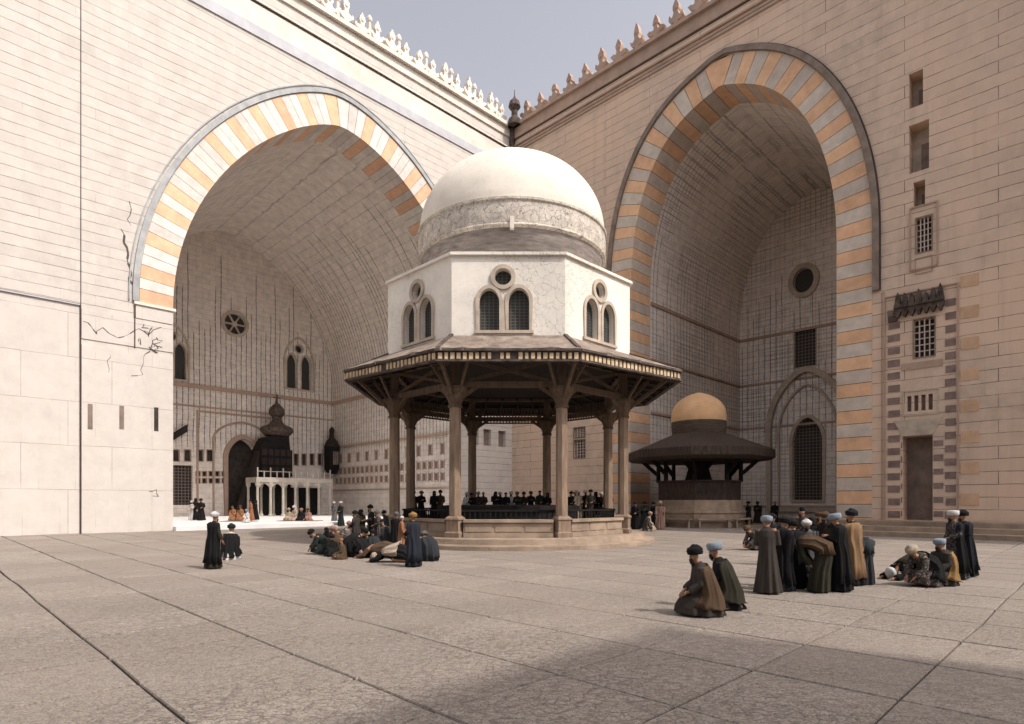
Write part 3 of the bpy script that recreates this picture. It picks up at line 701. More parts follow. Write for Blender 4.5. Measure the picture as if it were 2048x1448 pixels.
# ------------------------------------------------------------------ right wall
RW = thing('courtyard_wall', 'tall brown shaded wall with the ochre striped arch and a column of square windows', 'wall', WR(22, 0, 0))
outer = [(0, 0), (12.2, 0)] + [(12.2, ZS_R - 0.1)] + ER[::-1] + [(32.3, ZS_R - .1), (32.3, 0), (74, 0), (74, HT), (0, HT)]
ER0 = [(32.3, 0)] + [(32.3, ZS_R - .1)] + ER + [(12.2, ZS_R - .1), (12.2, 0)]
rw = {}
rw['w1'] = px_rectR(1818, 143, 1846, 213, 0); rw['w2'] = px_rectR(1818, 245, 1858, 342, 0); rw['w3'] = px_rectR(1827, 362, 1850, 413, 0)
rw['w4'] = px_rectR(1833, 434, 1863, 503, 0); rw['w5'] = px_rectR(1828, 637, 1869, 713, 0)
rw['n1'] = px_rectR(1148, 855, 1170, 875, 0); rw['n2'] = px_rectR(1148, 880, 1170, 915, 0)
rdoor = (33.95, 35.5, 0.76, 5.9)
holesR = [rect(*v) for v in rw.values()] + [rect(*rdoor)]
grille4 = [rect(34.2 + i * .36, 34.42 + i * .36, 7.4, 8.35) for i in range(4)]
holesR += grille4
# same column of windows again further along the wall (beyond the picture's edge)
m = MB(); m.holed([outer] + holesR, WR, 0, 3.0)
m.build('masonry', M['stone_brown'], RW)
for k in ('w1', 'w2', 'w3'):
    v = rw[k]; m = MB(); m.prism(rect(*v), WR, 1.0, 1.1)
    f = m.build('window_recess', M['frame'], RW)
    m = MB(); w = v[1] - v[0]; m.prism(rect(v[0] + w * .45, v[1] - .02, v[2] + .02, v[3] - (v[3] - v[2]) * .32), WR, 0.93, 1.0); m.build('pane', M['niche_brown'], f)
for k in ('w4', 'w5', 'n1', 'n2'):
    v = rw[k]; m = MB(); band(m, rect(*v), WR, 0.09, -0.05, 0.01); f = m.build('grille_window', M['grey_mould'], RW)
    m = MB(); m.prism(rect(*v), WR, 0.5, 0.6); m.build('pane', M['dark_niche'], f)
    m = MB(); n = 5
    for i in range(1, 4): m.prism(rect(v[0] + (v[1] - v[0]) * i / 4 - .03, v[0] + (v[1] - v[0]) * i / 4 + .03, v[2], v[3]), WR, 0.10, 0.16)
    for i in range(1, 6): m.prism(rect(v[0], v[1], v[2] + (v[3] - v[2]) * i / 6 - .03, v[2] + (v[3] - v[2]) * i / 6 + .03), WR, 0.17, 0.22)
    m.build('bars', M['grey_vous'], f)
m = MB(); band(m, rect(34.4, 35.7, 16.0, 19.7), WR, 0.12, -0.08, 0.01); band(m, rect(34.65, 35.45, 15.7, 16.6), WR, 0.07, -0.05, 0.01)
m.build('window_surround', M['brown_trim'], RW)
m = MB(); m.prism(rect(*rdoor), WR, 1.2, 1.3); m.build('door', M['niche_brown'], RW)
m = MB()
for q in grille4: m.prism(q, WR, 0.3, 0.4)
m.build('lintel_grille', M['niche_brown'], RW)
# tall panel with banded edges
m = MB(); mo = MB(); zc = 0.9; k = 0
for (u0, u1) in ((33.15, 33.85 - .03), (36.08, 36.62)):
    z = 0.9; k = 0
    while z < 13.9:
        h = 0.30 if k % 2 else 0.42
        if not k % 2: m.prism(rect(u0 + random.uniform(0, .06), u1, z, z + h), WR, -0.03, -0.001, 0 if random.random() < .8 else 1)
        z += h + 0.03; k += 1
for (u0, u1) in ((33.86, 33.93), (35.55, 36.0)):
    pass
z = 1.0; k = 0
while z < 5.2:
    if k % 2 == 0:
        m.prism(rect(33.4 + .48, 33.94, z, z + .34), WR, -0.028, -0.001); m.prism(rect(35.54, 36.02, z, z + .34), WR, -0.028, -0.001)
    z += 0.42; k += 1
m.build('banded_blocks', [M['brown_block'], M['niche_brown']], RW)
m = MB(); band(m, rect(33.05, 36.7, 0.76, 14.6), WR, 0.10, -0.09, 0.01); band(m, rect(32.85, 33.0, 0.76, 15.0), WR, 0.01, -0.06, 0.01)
m.prism(rect(33.9, 36.0, 9.95, 10.35), WR, -0.05, 0.0)
m.build('panel_frame', M['brown_trim'], RW)
m = MB(); m.prism([(33.5, 6.9), (33.95, 5.92), (35.5, 5.92), (36.0, 6.9)], WR, -0.06, 0.0); band(m, rect(34.05, 35.75, 7.2, 8.6), WR, 0.1, -0.05, 0.01); m.build('door_lintel', M['frame'], RW)
# stalactite cornice over the top window
m = MB()
for k in range(7):
    u = 33.75 + k * 0.36; h = random.uniform(0.75, 1.2)
    m.prism([(u - .17, 13.55), (u - .05, 13.2), (u + .05, 13.2), (u + .17, 13.55), (u + .2, 13.75), (u + .1, 13.9 + h * .55), (u, 13.7 + h), (u - .1, 13.9 + h * .55), (u - .2, 13.75)], WR, -0.30, 0.0)
    m.prism([(u - .19, 13.75), (u + .19, 13.75), (u + .12, 14.1), (u - .12, 14.1)], WR, -0.42, -0.29)
m.prism(rect(33.5, 36.1, 13.5, 13.66), WR, -0.22, 0.0); m.prism(rect(33.2, 33.7, 13.05, 13.4), WR, -0.12, 0.0)
m.build('stalactite_cornice', M['muq'], RW)
# ring with courses down both jambs to the ground
seqA = [(30.15 if False else AR[0][0], 0)] ; Afull = [(AR[0][0], 0.0)] + [(AR[0][0], z) for z in (6, 12, 18)] + AR + [(AR[-1][0], z) for z in (18, 12, 6, 0.0)]
Efull = [(ER[0][0], 0.0)] + [(ER[0][0], z) for z in (6, 12, 18)] + ER + [(ER[-1][0], z) for z in (18, 12, 6, 0.0)]
tot = arclen(Afull); nb = int(tot / 0.86); nb += (nb % 2 == 0)
cuts = [(tot * i / nb, tot * (i + 1) / nb) for i in range(nb)]
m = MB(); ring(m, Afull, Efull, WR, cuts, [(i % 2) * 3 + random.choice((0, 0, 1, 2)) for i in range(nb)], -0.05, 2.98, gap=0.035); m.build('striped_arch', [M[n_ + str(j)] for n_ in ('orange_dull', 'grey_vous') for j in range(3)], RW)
ringprism(off2(Afull, 0.04, Efull), off2(Efull, -0.02, Efull), WR, 0.0, 2.9, 'joint_bed', M['joint'], RW)
EE = [(ER[0][0], 15.2)] + ER + [(ER[-1][0], 15.2)]
ringprism(off2(EE, 0.05, EE), off2(EE, 0.42, EE), WR, -0.24, 0.02, 'arch_moulding', M['grey_mould'], RW)
ringprism(off2(EE, 0.44, EE), off2(EE, 0.50, EE), WR, -0.12, 0.02, 'arch_fillet', M['joint'], RW)
# striped strip at the right edge of the panel, cornice
m = MB()
for k in range(16):
    z = 0.8 + k * 0.9
    if k % 2: m.prism(rect(36.85, 37.7, z, z + .68), WR, -0.03, -0.001)
m.build('ochre_courses', M['ochre_faint'], RW)
m = MB(); m.prism(rect(0, 74, 37.0, 37.2), WR, -0.14, 0); m.prism(rect(0, 74, 37.6, 37.72), WR, -0.2, 0); m.prism(rect(0, 74, 38.4, HT), WR, -0.16, 0); m.prism(rect(0, 74, HT, HT + .3), WR, -0.45, 3.0)
m.build('cornice', M['brown_trim'], RW)
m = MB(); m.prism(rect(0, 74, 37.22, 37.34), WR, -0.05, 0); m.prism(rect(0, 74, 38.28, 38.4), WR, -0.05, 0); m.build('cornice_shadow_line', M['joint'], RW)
for i in range(20): merlon(WR, 1.6 + i * 1.85, HT + 0.3, RW, M['brown_trim'], h=2.4 + random.uniform(-.3, .3), w=1.45, rough=0.18)
m = MB(); m.lathe([(0.7, HT), (0.62, HT + .6), (0.32, HT + 0.9), (0.3, HT + 1.5), (0.62, HT + 1.9), (0.5, HT + 2.4), (0.2, HT + 2.7), (0.05, HT + 3.0), (0.03, HT + 3.6)], (0.25, YC - 0.9, 0), 10)
m.build('corner_finial', M['muq'], RW)
m = MB(); m.tube([(0.02, YC - .35, 34), (0.02, YC - .35, HT)], 0.28, 8); m.lathe([(0.1, 36.6), (0.75, 35.4), (0.9, 34.6), (0.8, 34.0)], (0.0, YC - .8, 0), 10); m.build('rain_pipe', M['muq'], RW)
# hall behind the right arch
D = DR_
o1 = px_rectR(1587, 535, 1630, 588, D); oc = ((o1[0] + o1[1]) / 2, (o1[2] + o1[3]) / 2)
ocl = circ(oc[0], oc[1], 1.0, 24, 1.25)
gw = rect(*px_rectR(1589, 657, 1632, 733, D))
t1 = px_rectR(1586, 835, 1645, 1000, D); tall = arch_loop((t1[0] + t1[1]) / 2, (t1[1] - t1[0]) / 2, max(t1[2], 1.2), t1[3] - 2.4, t1[3])
hall(WR, AR, (30.15, 14.25), D, M['vault_right'], None, RW, [ocl, gw, tall], 6)
m = MB(); band(m, ocl, WR, 0.5, D - 0.3, D + .01); f = m.build('window', M['frame'], RW); pane(WR, ocl, D + .3, f, M['pane'])
m = MB(); band(m, gw, WR, 0.14, D - 0.1, D + .01); f = m.build('window', M['frame'], RW); pane(WR, gw, D + .3, f, M['pane_dark'])
m = MB(); band(m, tall, WR, 0.35, D - 0.15, D + .01); ca = (t1[0] + t1[1]) / 2; band(m, arch_loop(ca, 3.5, 1.2, t1[3] - 1.0, t1[3] + 4.6), WR, 0.55, D - .55, D + .01); band(m, arch_loop(ca, 2.7, 1.2, t1[3] - 1.4, t1[3] + 3.2), WR, 0.2, D - .3, D + .012)
f = m.build('tall_window', M['frame'], RW); pane(WR, tall, D + .5, f, M['pane_dark'])
m = MB()
for z, h in ((1.2, .25), (9.6, .2), (14.3, .2), (19.2, .28)):
    m.prism(rect(14.3, 30.1, z, z + h), WR, D - .12, D)
    m.box(14.25, 14.4, 3.05, D - .12, z, z + h, WR)
m.build('string_course', M['brown_trim'], RW)
m = MB(); m.prism(rect(14.27, 30.13, 0, 0.16), WR, 0.0, D - .01); tag(m.build('iwan_floor', M['base_stone']), kind='structure')
# wide steps along the right wall
m = MB()
for z0, z1, out in ((0.0, 0.25, 5.4), (0.25, 0.5, 4.2), (0.5, 0.76, 2.6)): m.prism(rect(31.0 - out * .12, 70, z0, z1), WR, -out, -0.1 if z1 > .7 else -0.06)
tag(m.build('stone_steps', M['base_stone']), 'broad low stone steps along the foot of the brown wall by the panelled doorway', 'steps')

# opposite court wall (out of the picture on the right; it shades the foreground)
OPX = 39.4
def WO(u, d, z):   # x - y = OPX line
    return Vector((OPX / 2 + u * R2 + d * R2, -OPX / 2 + u * R2 - d * R2, z))
OW = thing('courtyard_wall', 'tall plain court wall at the far right, outside the picture', 'wall', WO(0, 0, 0))
m = MB(); m.prism(rect(-44, 16, 0, HT), WO, 0, 3); m.build('masonry', M['stone_pale'], OW)
m = MB(); m.prism(rect(-44, 16, HT, HT + .35), WO, -0.4, 3); m.build('cornice', M['cream'], OW)
for i in range(16): merlon(WO, -42 + i * 3.4, HT + 0.35, OW, M['cream'])

# ================================================================== BIG FOUNTAIN PAVILION
PC = Vector((-0.15, 30.7, 0))
FP = thing('fountain_pavilion', 'large octagonal ablution fountain with white bulbous dome on stone columns', 'pavilion', PC)
def octa(s_, k, c=PC):   # vertex k of a regular octagon with side s_, first vertex front right
    R = s_ / 2 / math.sin(math.pi / 8); a = -math.pi / 2 + math.pi / 8 + k * math.pi / 4
    return Vector((c.x + R * math.cos(a), c.y + R * math.sin(a), 0))
CS = 4.49
m = MB(); m.lathe([(7.25, 0), (7.25, .16), (7.0, .2)], PC, 72); m.lathe([(6.75, .2), (6.72, .40), (6.6, .43)], PC, 72); m.build('stepped_base', M['base_stone'], FP, smooth=True)
m = MB()
for k in range(8):
    a, b = octa(CS, k), octa(CS, k + 1); t = (b - a).normalized(); a2 = a + t * .36; b2 = b - t * .36; up = Vector((0, 0, 1))
    m.bar(a2 + up * .74, b2 + up * .74, .34, .62)
    m.bar(a2 + up * .52, b2 + up * .52, .46, .16)
    m.bar(a2 + up * 1.12, b2 + up * 1.12, .56, .12)
    n_ = Vector((t.y, -t.x, 0))
    for j in range(3):
        p = a2.lerp(b2, (j + .5) / 3); q0 = p - t * .55 + n_ * .18; q1 = p + t * .55 + n_ * .18
        m.bar(q0 + up * .84, q1 + up * .84, .03, .34)
m.build('parapet', M['base_stone'], FP)
for k in range(8):
    p = octa(CS, k); a = math.atan2(p.y - PC.y, p.x - PC.x)
    m = MB(); m.lathe([(.27, 1.2), (.255, 1.3), (.25, 3.5), (.24, 5.95)], p, 8, rot=a + math.pi / 8); cobj = m.build('column', M['column'], FP)
    m = MB(); m.lathe([(.48, .42), (.48, .62), (.40, .68), (.40, 1.12), (.46, 1.18), (.44, 1.24), (.29, 1.34)], p, 4, rot=a + math.pi / 4); m.build('pedestal', M['column'], cobj)
    m = MB(); m.lathe([(.30, 5.88), (.30, 5.98), (.26, 6.02), (.30, 6.15), (.46, 6.5), (.56, 6.62), (.56, 6.74)], p, 8, rot=a + math.pi / 8); m.build('capital', M['wood'], cobj)
# eave outline (wider than deep, as drawn)
EV = [(2.62, 23.4), (7.55, 27.2), (7.55, 34.2), (2.62, 38.0), (-2.92, 38.0), (-7.45, 34.2), (-7.45, 27.2), (-2.92, 23.4)]
EV = [Vector((x, y, 0)) for x, y in EV]
DS = 4.73
DV = [octa(DS, k) for k in range(8)]
Z = lambda v, z: Vector((v.x, v.y, z))
ZE0, ZE1 = 7.42, 7.80
# beams, braces
m = MB(); br = MB(); fz = MB()
for k in range(8):
    a, b = octa(CS, k), octa(CS, k + 1)
    m.bar(Z(a, 6.86), Z(b, 6.86), .26, .24); m.bar(Z(a, 8.0), Z(b, 8.0), .22, .16)
    if k in (7, 0, 6, 1):
        br.bar(Z(a.lerp(b, .08), 6.98), Z(a.lerp(b, .92), 7.92), .12, .14); br.bar(Z(a.lerp(b, .92), 6.98), Z(a.lerp(b, .08), 7.92), .11, .13)
    else:
        for j in range(1, 24):
            p = a.lerp(b, j / 24); fz.bar(Z(p, 6.62), Z(p, 7.42), .05, .07)
        fz.bar(Z(a, 7.08), Z(b, 7.08), .04, .05); fz.bar(Z(a, 6.62), Z(b, 6.62), .10, .08)
m.build('ring_beam', M['wood'], FP); br.build('cross_braces', M['wood'], FP); fz.build('spindle_frieze', M['wood'], FP)
for k in range(8):
    p = octa(CS, k); e = EV[k]; o = (e - p); on = o.normalized()
    kk = MB()
    kk.bar(Z(p + on * .28, 6.3), Z(p + o * .80, 7.52), .13, .15)
    for sgn in (-1, 1):
        q = octa(CS, k + sgn) - p; qn = q.normalized(); tgt = p + on * (o.length * .55) + qn * 0.9
        kk.bar(Z(p + on * .15 + qn * .2, 6.45), Z(tgt, 7.66), .11, .13)
        kk.bar(Z(p + qn * .25, 6.3), Z(p + qn * 1.0, 6.82), .12, .14)
    kk.bar(Z(p, 6.6), Z(p, 8.0), .34, .34)
    kk.bar(Z(p, 7.98), Z(e - on * .15, 7.42), .14, .14)
    kk.build('bracket', M['wood'], FP)
# ceiling boards
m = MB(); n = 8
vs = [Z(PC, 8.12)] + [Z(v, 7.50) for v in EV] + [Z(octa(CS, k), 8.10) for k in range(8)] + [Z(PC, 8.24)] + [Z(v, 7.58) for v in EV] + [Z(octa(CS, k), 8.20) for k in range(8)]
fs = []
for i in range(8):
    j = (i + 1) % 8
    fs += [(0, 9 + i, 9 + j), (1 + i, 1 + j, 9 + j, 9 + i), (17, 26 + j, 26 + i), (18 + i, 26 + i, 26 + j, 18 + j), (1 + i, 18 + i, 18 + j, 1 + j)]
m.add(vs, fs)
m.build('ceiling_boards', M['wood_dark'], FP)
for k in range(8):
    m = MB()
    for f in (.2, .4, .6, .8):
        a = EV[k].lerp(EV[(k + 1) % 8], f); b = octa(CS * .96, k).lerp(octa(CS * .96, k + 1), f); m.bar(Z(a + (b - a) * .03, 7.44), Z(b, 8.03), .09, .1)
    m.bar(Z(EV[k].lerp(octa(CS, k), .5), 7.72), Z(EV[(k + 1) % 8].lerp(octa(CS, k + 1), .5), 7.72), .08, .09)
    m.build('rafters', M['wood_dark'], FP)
# eave frieze: dark boards with pale dentils
def outn(a, b): t = (b - a).normalized(); return Vector((t.y, -t.x, 0))
for k in range(8):
    m = MB(); a, b = EV[k], EV[(k + 1) % 8]; nn = outn(a, b); t = (b - a).normalized(); L = (b - a).length
    m.bar(Z(a, 7.60), Z(b, 7.60), .10, .42, mi=0)
    m.bar(Z(a + nn * .06 - t * .03, 7.83), Z(b + nn * .06 + t * .03, 7.83), .26, .09)
    m.bar(Z(a + nn * .05 - t * .03, 7.42), Z(b + nn * .05 + t * .03, 7.42), .2, .07)
    c = int(L / .235)
    for j in range(c):
        p = a + t * (L * (j + .5) / c) + nn * .06; w = .145 * random.uniform(.8, 1.15)
        if random.random() < .05: continue
        m.bar(Z(p - t * w / 2, 7.61), Z(p + t * w / 2, 7.61), .075, .28 * random.uniform(.82, 1.0), mi=1)
    m.build('eave_frieze', [M['roof_edge'], M['dentil']], FP)
# roof: uneven plastered skirt between eave and drum
m = MB(); N = 26
for k in range(8):
    a0, a1 = EV[k], EV[(k + 1) % 8]; b0, b1 = DV[k], DV[(k + 1) % 8]; rows = 7; g_ = []
    for r_ in range(rows + 1):
        f = r_ / rows
        for j in range(N + 1):
            tt = j / N; e = a0.lerp(a1, tt); i_ = b0.lerp(b1, tt); p = e.lerp(i_, f)
            o_ = (e - PC).normalized()
            ed = 1 if r_ == 0 else 0
            jit = noise.noise(Vector((e.x * 2.2, e.y * 2.2, f * 3))) if 0 < j < N else 0
            p = p + o_ * (0.14 if r_ == 0 else 0) + o_ * ed * .13 * jit
            g_.append(Vector((p.x, p.y, 7.90 + (8.86 - 7.90) * (f ** .9) + .05 * jit * (1 - f))))
    fs = []
    for r_ in range(rows):
        for j in range(N): q = r_ * (N + 1) + j; fs.append((q, q + 1, q + N + 2, q + N + 1))
    base = len(g_); g2 = [v - Vector((0, 0, .13)) for v in g_]
    fs2 = [tuple(i + base for i in reversed(f)) for f in fs]
    rim = [(j + 1, j, base + j, base + j + 1) for j in range(N)] + [(rows * (N + 1) + j, rows * (N + 1) + j + 1, base + rows * (N + 1) + j + 1, base + rows * (N + 1) + j) for j in range(N)]
    m.add(g_ + g2, fs + fs2 + rim)
m.build('canopy_roof', M['roof'], FP)
for k in range(8):
    m = MB(); m.bar(Z(EV[k], 7.93), Z(DV[k], 8.88), .16, .10); m.build('roof_hip', M['roof_edge'], FP)
# drum
ZD0, ZD1 = 8.72, 12.18
dr = MB()
for k in range(8):
    a, b = DV[k], DV[(k + 1) % 8]; t = (b - a).normalized(); nn = outn(a, b); mid = (a + b) / 2; hw = (b - a).length / 2
    shift = {7: -0.2}.get(k, 0.0)
    def fn(u, d, z, mid=mid, t=t, nn=nn): q = mid + t * u - nn * d; return Vector((q.x, q.y, z))
    c = shift; l1 = arch_loop(c - .60, .42, 9.06, 10.25, 10.80, 10, 1.9); l2 = arch_loop(c + .64, .43, 9.06, 10.25, 10.82, 10, 1.9); o = circ(c - .02, 11.28, .35, 20)
    ins = 0.4 * math.tan(math.pi / 8)
    loops = [rect(-hw, hw, ZD0, ZD1), l1, l2, o]
    flat = [q for l in loops for q in l]; n = len(flat)
    vs = [fn(u, 0, z) for u, z in flat] + [fn(u * (1 - ins / hw) if i < 4 else u, .4, z) for i, (u, z) in enumerate(flat)]
    tri = tessellate_polygon([[Vector((u, z, 0)) for u, z in l] for l in loops]); fs = [tuple(q) for q in tri] + [tuple(i + n for i in reversed(q)) for q in tri]
    oo = 0
    for li, l in enumerate(loops):
        mm_ = len(l)
        for i in range(mm_):
            if li == 0 and i in (1, 3): continue
            fs.append((oo + i, oo + (i + 1) % mm_, n + oo + (i + 1) % mm_, n + oo + i))
        oo += mm_
    dr.add(vs, fs)
    w = MB()
    for q, wd, pr in ((l1, .15, .07), (l2, .15, .075), (o, .17, .085)): band(w, q, fn, wd, -pr, .01)
    w.prism(rect(c - 1.2, c + 1.25, 8.93, 9.05), fn, -.10, .02)
    w.prism(rect(c - .17, c + .19, 9.06, 10.3), fn, -.05, .38)
    wo_ = w.build('window', M['frame'], FP)
    pm = MB()
    for q in (l1, l2, o): pm.prism(q, fn, .26, .32)
    pm.build('pane', M['pane'], wo_)
dr.build('drum', M['plaster'], FP)
m = MB(); loop = [Z(octa(DS + .10, k), ZD1) for k in range(8)]; l2 = [v + Vector((0, 0, .12)) for v in loop]
m.add(loop + l2, [tuple(range(8))[::-1], tuple(range(8, 16))] + [(i, (i + 1) % 8, 8 + (i + 1) % 8, 8 + i) for i in range(8)]); m.build('drum_cornice', M['plaster'], FP)
# dome
def dome_pts(spec, n=8):
    out = []
    for i in range(len(spec) - 1):
        p0 = spec[max(i - 1, 0)]; p1 = spec[i]; p2 = spec[i + 1]; p3 = spec[min(i + 2, len(spec) - 1)]
        for j in range(n):
            t = j / n; out.append(tuple(0.5 * ((2 * p1[q]) + (-p0[q] + p2[q]) * t + (2 * p0[q] - 5 * p1[q] + 4 * p2[q] - p3[q]) * t * t + (-p0[q] + 3 * p1[q] - 3 * p2[q] + p3[q]) * t ** 3) for q in (0, 1)))
    out.append(spec[-1]); return out
DC = Vector((0.0, 30.7, 0))
m = MB(); m.lathe(dome_pts([(4.68, 15.1), (4.67, 15.6), (4.50, 16.4), (4.10, 17.2), (3.45, 17.95), (2.58, 18.52), (1.52, 18.88), (.7, 19.0), (0.02, 19.03)], 6), DC, 96); m.build('dome', M['dome_white'], FP, smooth=True)
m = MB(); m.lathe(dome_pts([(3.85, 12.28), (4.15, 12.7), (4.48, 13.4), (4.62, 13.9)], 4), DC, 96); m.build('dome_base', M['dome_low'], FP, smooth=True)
m = MB(); m.lathe(dome_pts([(4.60, 13.86), (4.74, 13.94), (4.745, 14.0)], 2) + dome_pts([(4.70, 14.04), (4.74, 14.5), (4.73, 15.0)], 4) + [(4.80, 15.04), (4.80, 15.14), (4.6, 15.20)], DC, 96, wob=None); m.build('inscription_band', M['dome_band'], FP, smooth=True)
m = MB(); m.box(-.09, .09, 25.88, 26.2, 13.75, 14.25); m.build('band_clasp', M['cream'], FP)
# basin inside
m = MB(); m.lathe([(5.2, .43), (5.2, .85), (5.1, .86)], PC, 8, rot=math.pi / 8); m.build('inner_platform', M['base_stone'], FP)
m = MB(); m.lathe([(3.6, .86), (3.6, 1.5), (3.75, 1.55), (3.75, 1.72), (3.4, 1.74)], PC, 8, rot=math.pi / 8); m.build('basin', M['wood_black'], FP)
m = MB()
for k in range(8):
    a, b = octa(CS * .93, k), octa(CS * .93, k + 1)
    for j in range(1, 19): p = a.lerp(b, j / 19); m.bar(Z(p, 1.0), Z(p, 1.52), .05, .05)
    m.bar(Z(a, 1.54), Z(b, 1.54), .09, .08)
m.build('railing', M['wood_black'], FP)

# ================================================================== SMALL PAVILION
SC = Vector((14.4, 46.3, 0))
SP = thing('small_pavilion', 'small dark wooden fountain kiosk with an ochre dome before the brown arch', 'pavilion', SC)
def reg(R, k, rot=math.pi / 8): a = rot + k * math.pi / 4 - math.pi / 2; return Vector((SC.x + R * math.cos(a), SC.y + R * math.sin(a), 0))
m = MB(); m.lathe([(3.45, 0), (3.45, .35), (3.3, .4), (3.3, 1.0), (3.4, 1.05), (3.4, 1.25), (3.2, 1.3), (3.2, 2.0)], SC, 8, rot=math.pi / 8); m.build('stepped_base', M['base_stone'], SP)
for k in range(8):
    a, b = reg(3.75, k), reg(3.75, k + 1)
    m = MB(); m.bar(Z(a.lerp(b, .08), .62), Z(a.lerp(b, .92), .62), .5, .10)
    for f in (.14, .86): m.bar(Z(a.lerp(b, f), .0), Z(a.lerp(b, f), .57), .32, .12)
    m.build('bench', M['base_stone'], SP)
m = MB(); m.lathe([(3.05, 2.0), (3.05, 3.3), (3.2, 3.36), (3.2, 3.46), (2.9, 3.46), (2.9, 2.0)], SC, 8, rot=math.pi / 8); m.build('parapet', M['kiosk_wood'], SP)
for k in range(8):
    p = reg(3.05, k); m = MB(); m.lathe([(.17, 3.4), (.15, 5.0)], p, 8); m.build('column', M['wood_black'], SP)
    o = (p - SC).normalized(); m = MB()
    for j in range(4): m.bar(Z(p + o * (.1 + j * .32), 4.0 + j * .3), Z(p + o * (.5 + j * .32), 4.35 + j * .3), .16, .28)
    m.build('bracket', M['wood_black'], SP)
m = MB(); m.lathe([(5.15, 4.95), (5.45, 5.15), (5.42, 5.72), (5.25, 5.80), (2.35, 6.95), (2.1, 7.05)], SC, 8, rot=math.pi / 8); m.build('canopy_roof', M['kiosk_wood'], SP)
m = MB(); m.lathe([(1.0, 2.0), (1.1, 3.4), (.8, 4.4), (1.3, 5.0)], SC, 8); m.build('fountain_core', M['wood_black'], SP)
m = MB(); m.lathe(dome_pts([(2.05, 7.98), (2.06, 8.4), (1.93, 9.0), (1.62, 9.5), (1.1, 9.9), (.5, 10.16), (.02, 10.3)], 6), SC, 64); m.build('dome', M['ochre_dome'], SP, smooth=True)
m = MB(); m.lathe(dome_pts([(1.96, 7.0), (2.02, 7.4), (2.05, 7.8), (2.05, 8.0)], 4), SC, 64); m.build('dome_base', M['ochre_low'], SP, smooth=True)

# ================================================================== LEFT HALL FURNITURE
# columned gallery
d0 = 19.5; u0, _ = pxL(515, 0, d0); u1, _ = pxL(660, 0, d0)
DK = thing('columned_platform', 'white columned reading platform below the dark pulpit in the left hall', 'platform', WL((u0 + u1) / 2, d0, .28))
umin, umax = min(u0, u1), max(u0, u1); zt = 4.15
m = MB(); m.prism(rect(umin - .2, umax + .2, zt - .28, zt + .22), WL, d0 - .2, d0 + 2.6); m.build('deck', M['aged_white'], DK)
for i in range(7):
    for dd in (0, 2.4):
        u = umin + (umax - umin) * i / 6; p = WL(u, d0 + dd, 0); m = MB(); m.lathe([(.26, .28), (.24, .45), (.15, .55), (.13, 3.3), (.24, 3.55), (.26, 3.87)], p, 8); m.build('column', M['aged_white'], DK)
m = MB()
for i in range(6):
    ua = umin + (umax - umin) * i / 6; w = (umax - umin) / 6; ar_ = [(ua + .1, 3.87), (ua + .1, 3.1)] + [(ua + w / 2 - (w / 2 - .1) * math.cos(q * math.pi / 8), 3.1 + .6 * math.sin(q * math.pi / 8)) for q in range(1, 8)] + [(ua + w - .1, 3.1), (ua + w - .1, 3.87)]
    m.prism(ar_, WL, d0 - .06, d0 + .06)
m.build('arcade', M['aged_white'], DK)
m = MB()
for i in range(13): u = umin + (umax - umin) * i / 12; m.bar(WL(u, d0 - .05, zt + .2), WL(u, d0 - .05, zt + (1.25 if i % 2 == 0 else .9)), .1)
m.bar(WL(umin, d0 - .05, zt + .85), WL(umax, d0 - .05, zt + .85), .06); m.build('railing', M['aged_white'], DK)
m = MB(); m.prism(rect(umin, umax, .3, 3.4), WL, d0 + 2.7, d0 + 2.8); m.build('rear_screen', M['wood_black'], DK)
# pulpit
dm = 23.4; uc, _ = pxL(545, 0, dm); pc = WL(uc, dm, 0)
MN = thing('minbar', 'tall dark wooden pulpit with an onion finial standing behind the white platform', 'pulpit', pc)
m = MB(); m.prism(rect(uc - 1.75, uc + 1.75, 4.6, 7.6), WL, dm - 1.2, dm + 1.4); m.prism([(uc - 1.6, 7.6), (uc + 1.75, 7.6), (uc + 1.1, 8.9), (uc - 1.4, 9.6)], WL, dm - 1.0, dm + 1.2); m.prism(rect(uc - 1.7, uc + 1.7, .28, 4.6), WL, dm - .9, dm + 1.4); m.build('kiosk', M['wood_black'], MN)
m = MB()
for i in range(5):
    for z in (4.9, 5.9, 6.9): m.prism(rect(uc - 1.6 + i * .68, uc - 1.1 + i * .68, z, z + .7), WL, dm - 1.25, dm - 1.2)
m.build('lattice_panels', M['wood_dark'], MN)
m = MB(); m.lathe(dome_pts([(1.3, 9.2), (1.75, 9.7), (1.7, 10.1), (.9, 10.5), (.5, 11.0), (.55, 11.3), (.85, 11.7), (.8, 12.2), (.4, 12.7), (.12, 13.0), (.1, 13.6), (.02, 14.1)], 4), WL(uc - .5, dm, 0), 12); m.bar(WL(uc - .9, dm, 13.5), WL(uc - .1, dm, 13.5), .1); m.build('onion_finial', M['muq'], MN, smooth=True)
m = MB(); m.prism([(uc + 1.76, .28), (uc + 4.0, .28), (uc + 1.76, 7.4)], WL, dm - .8, dm + .6); m.build('stair', M['wood_dark'], MN)
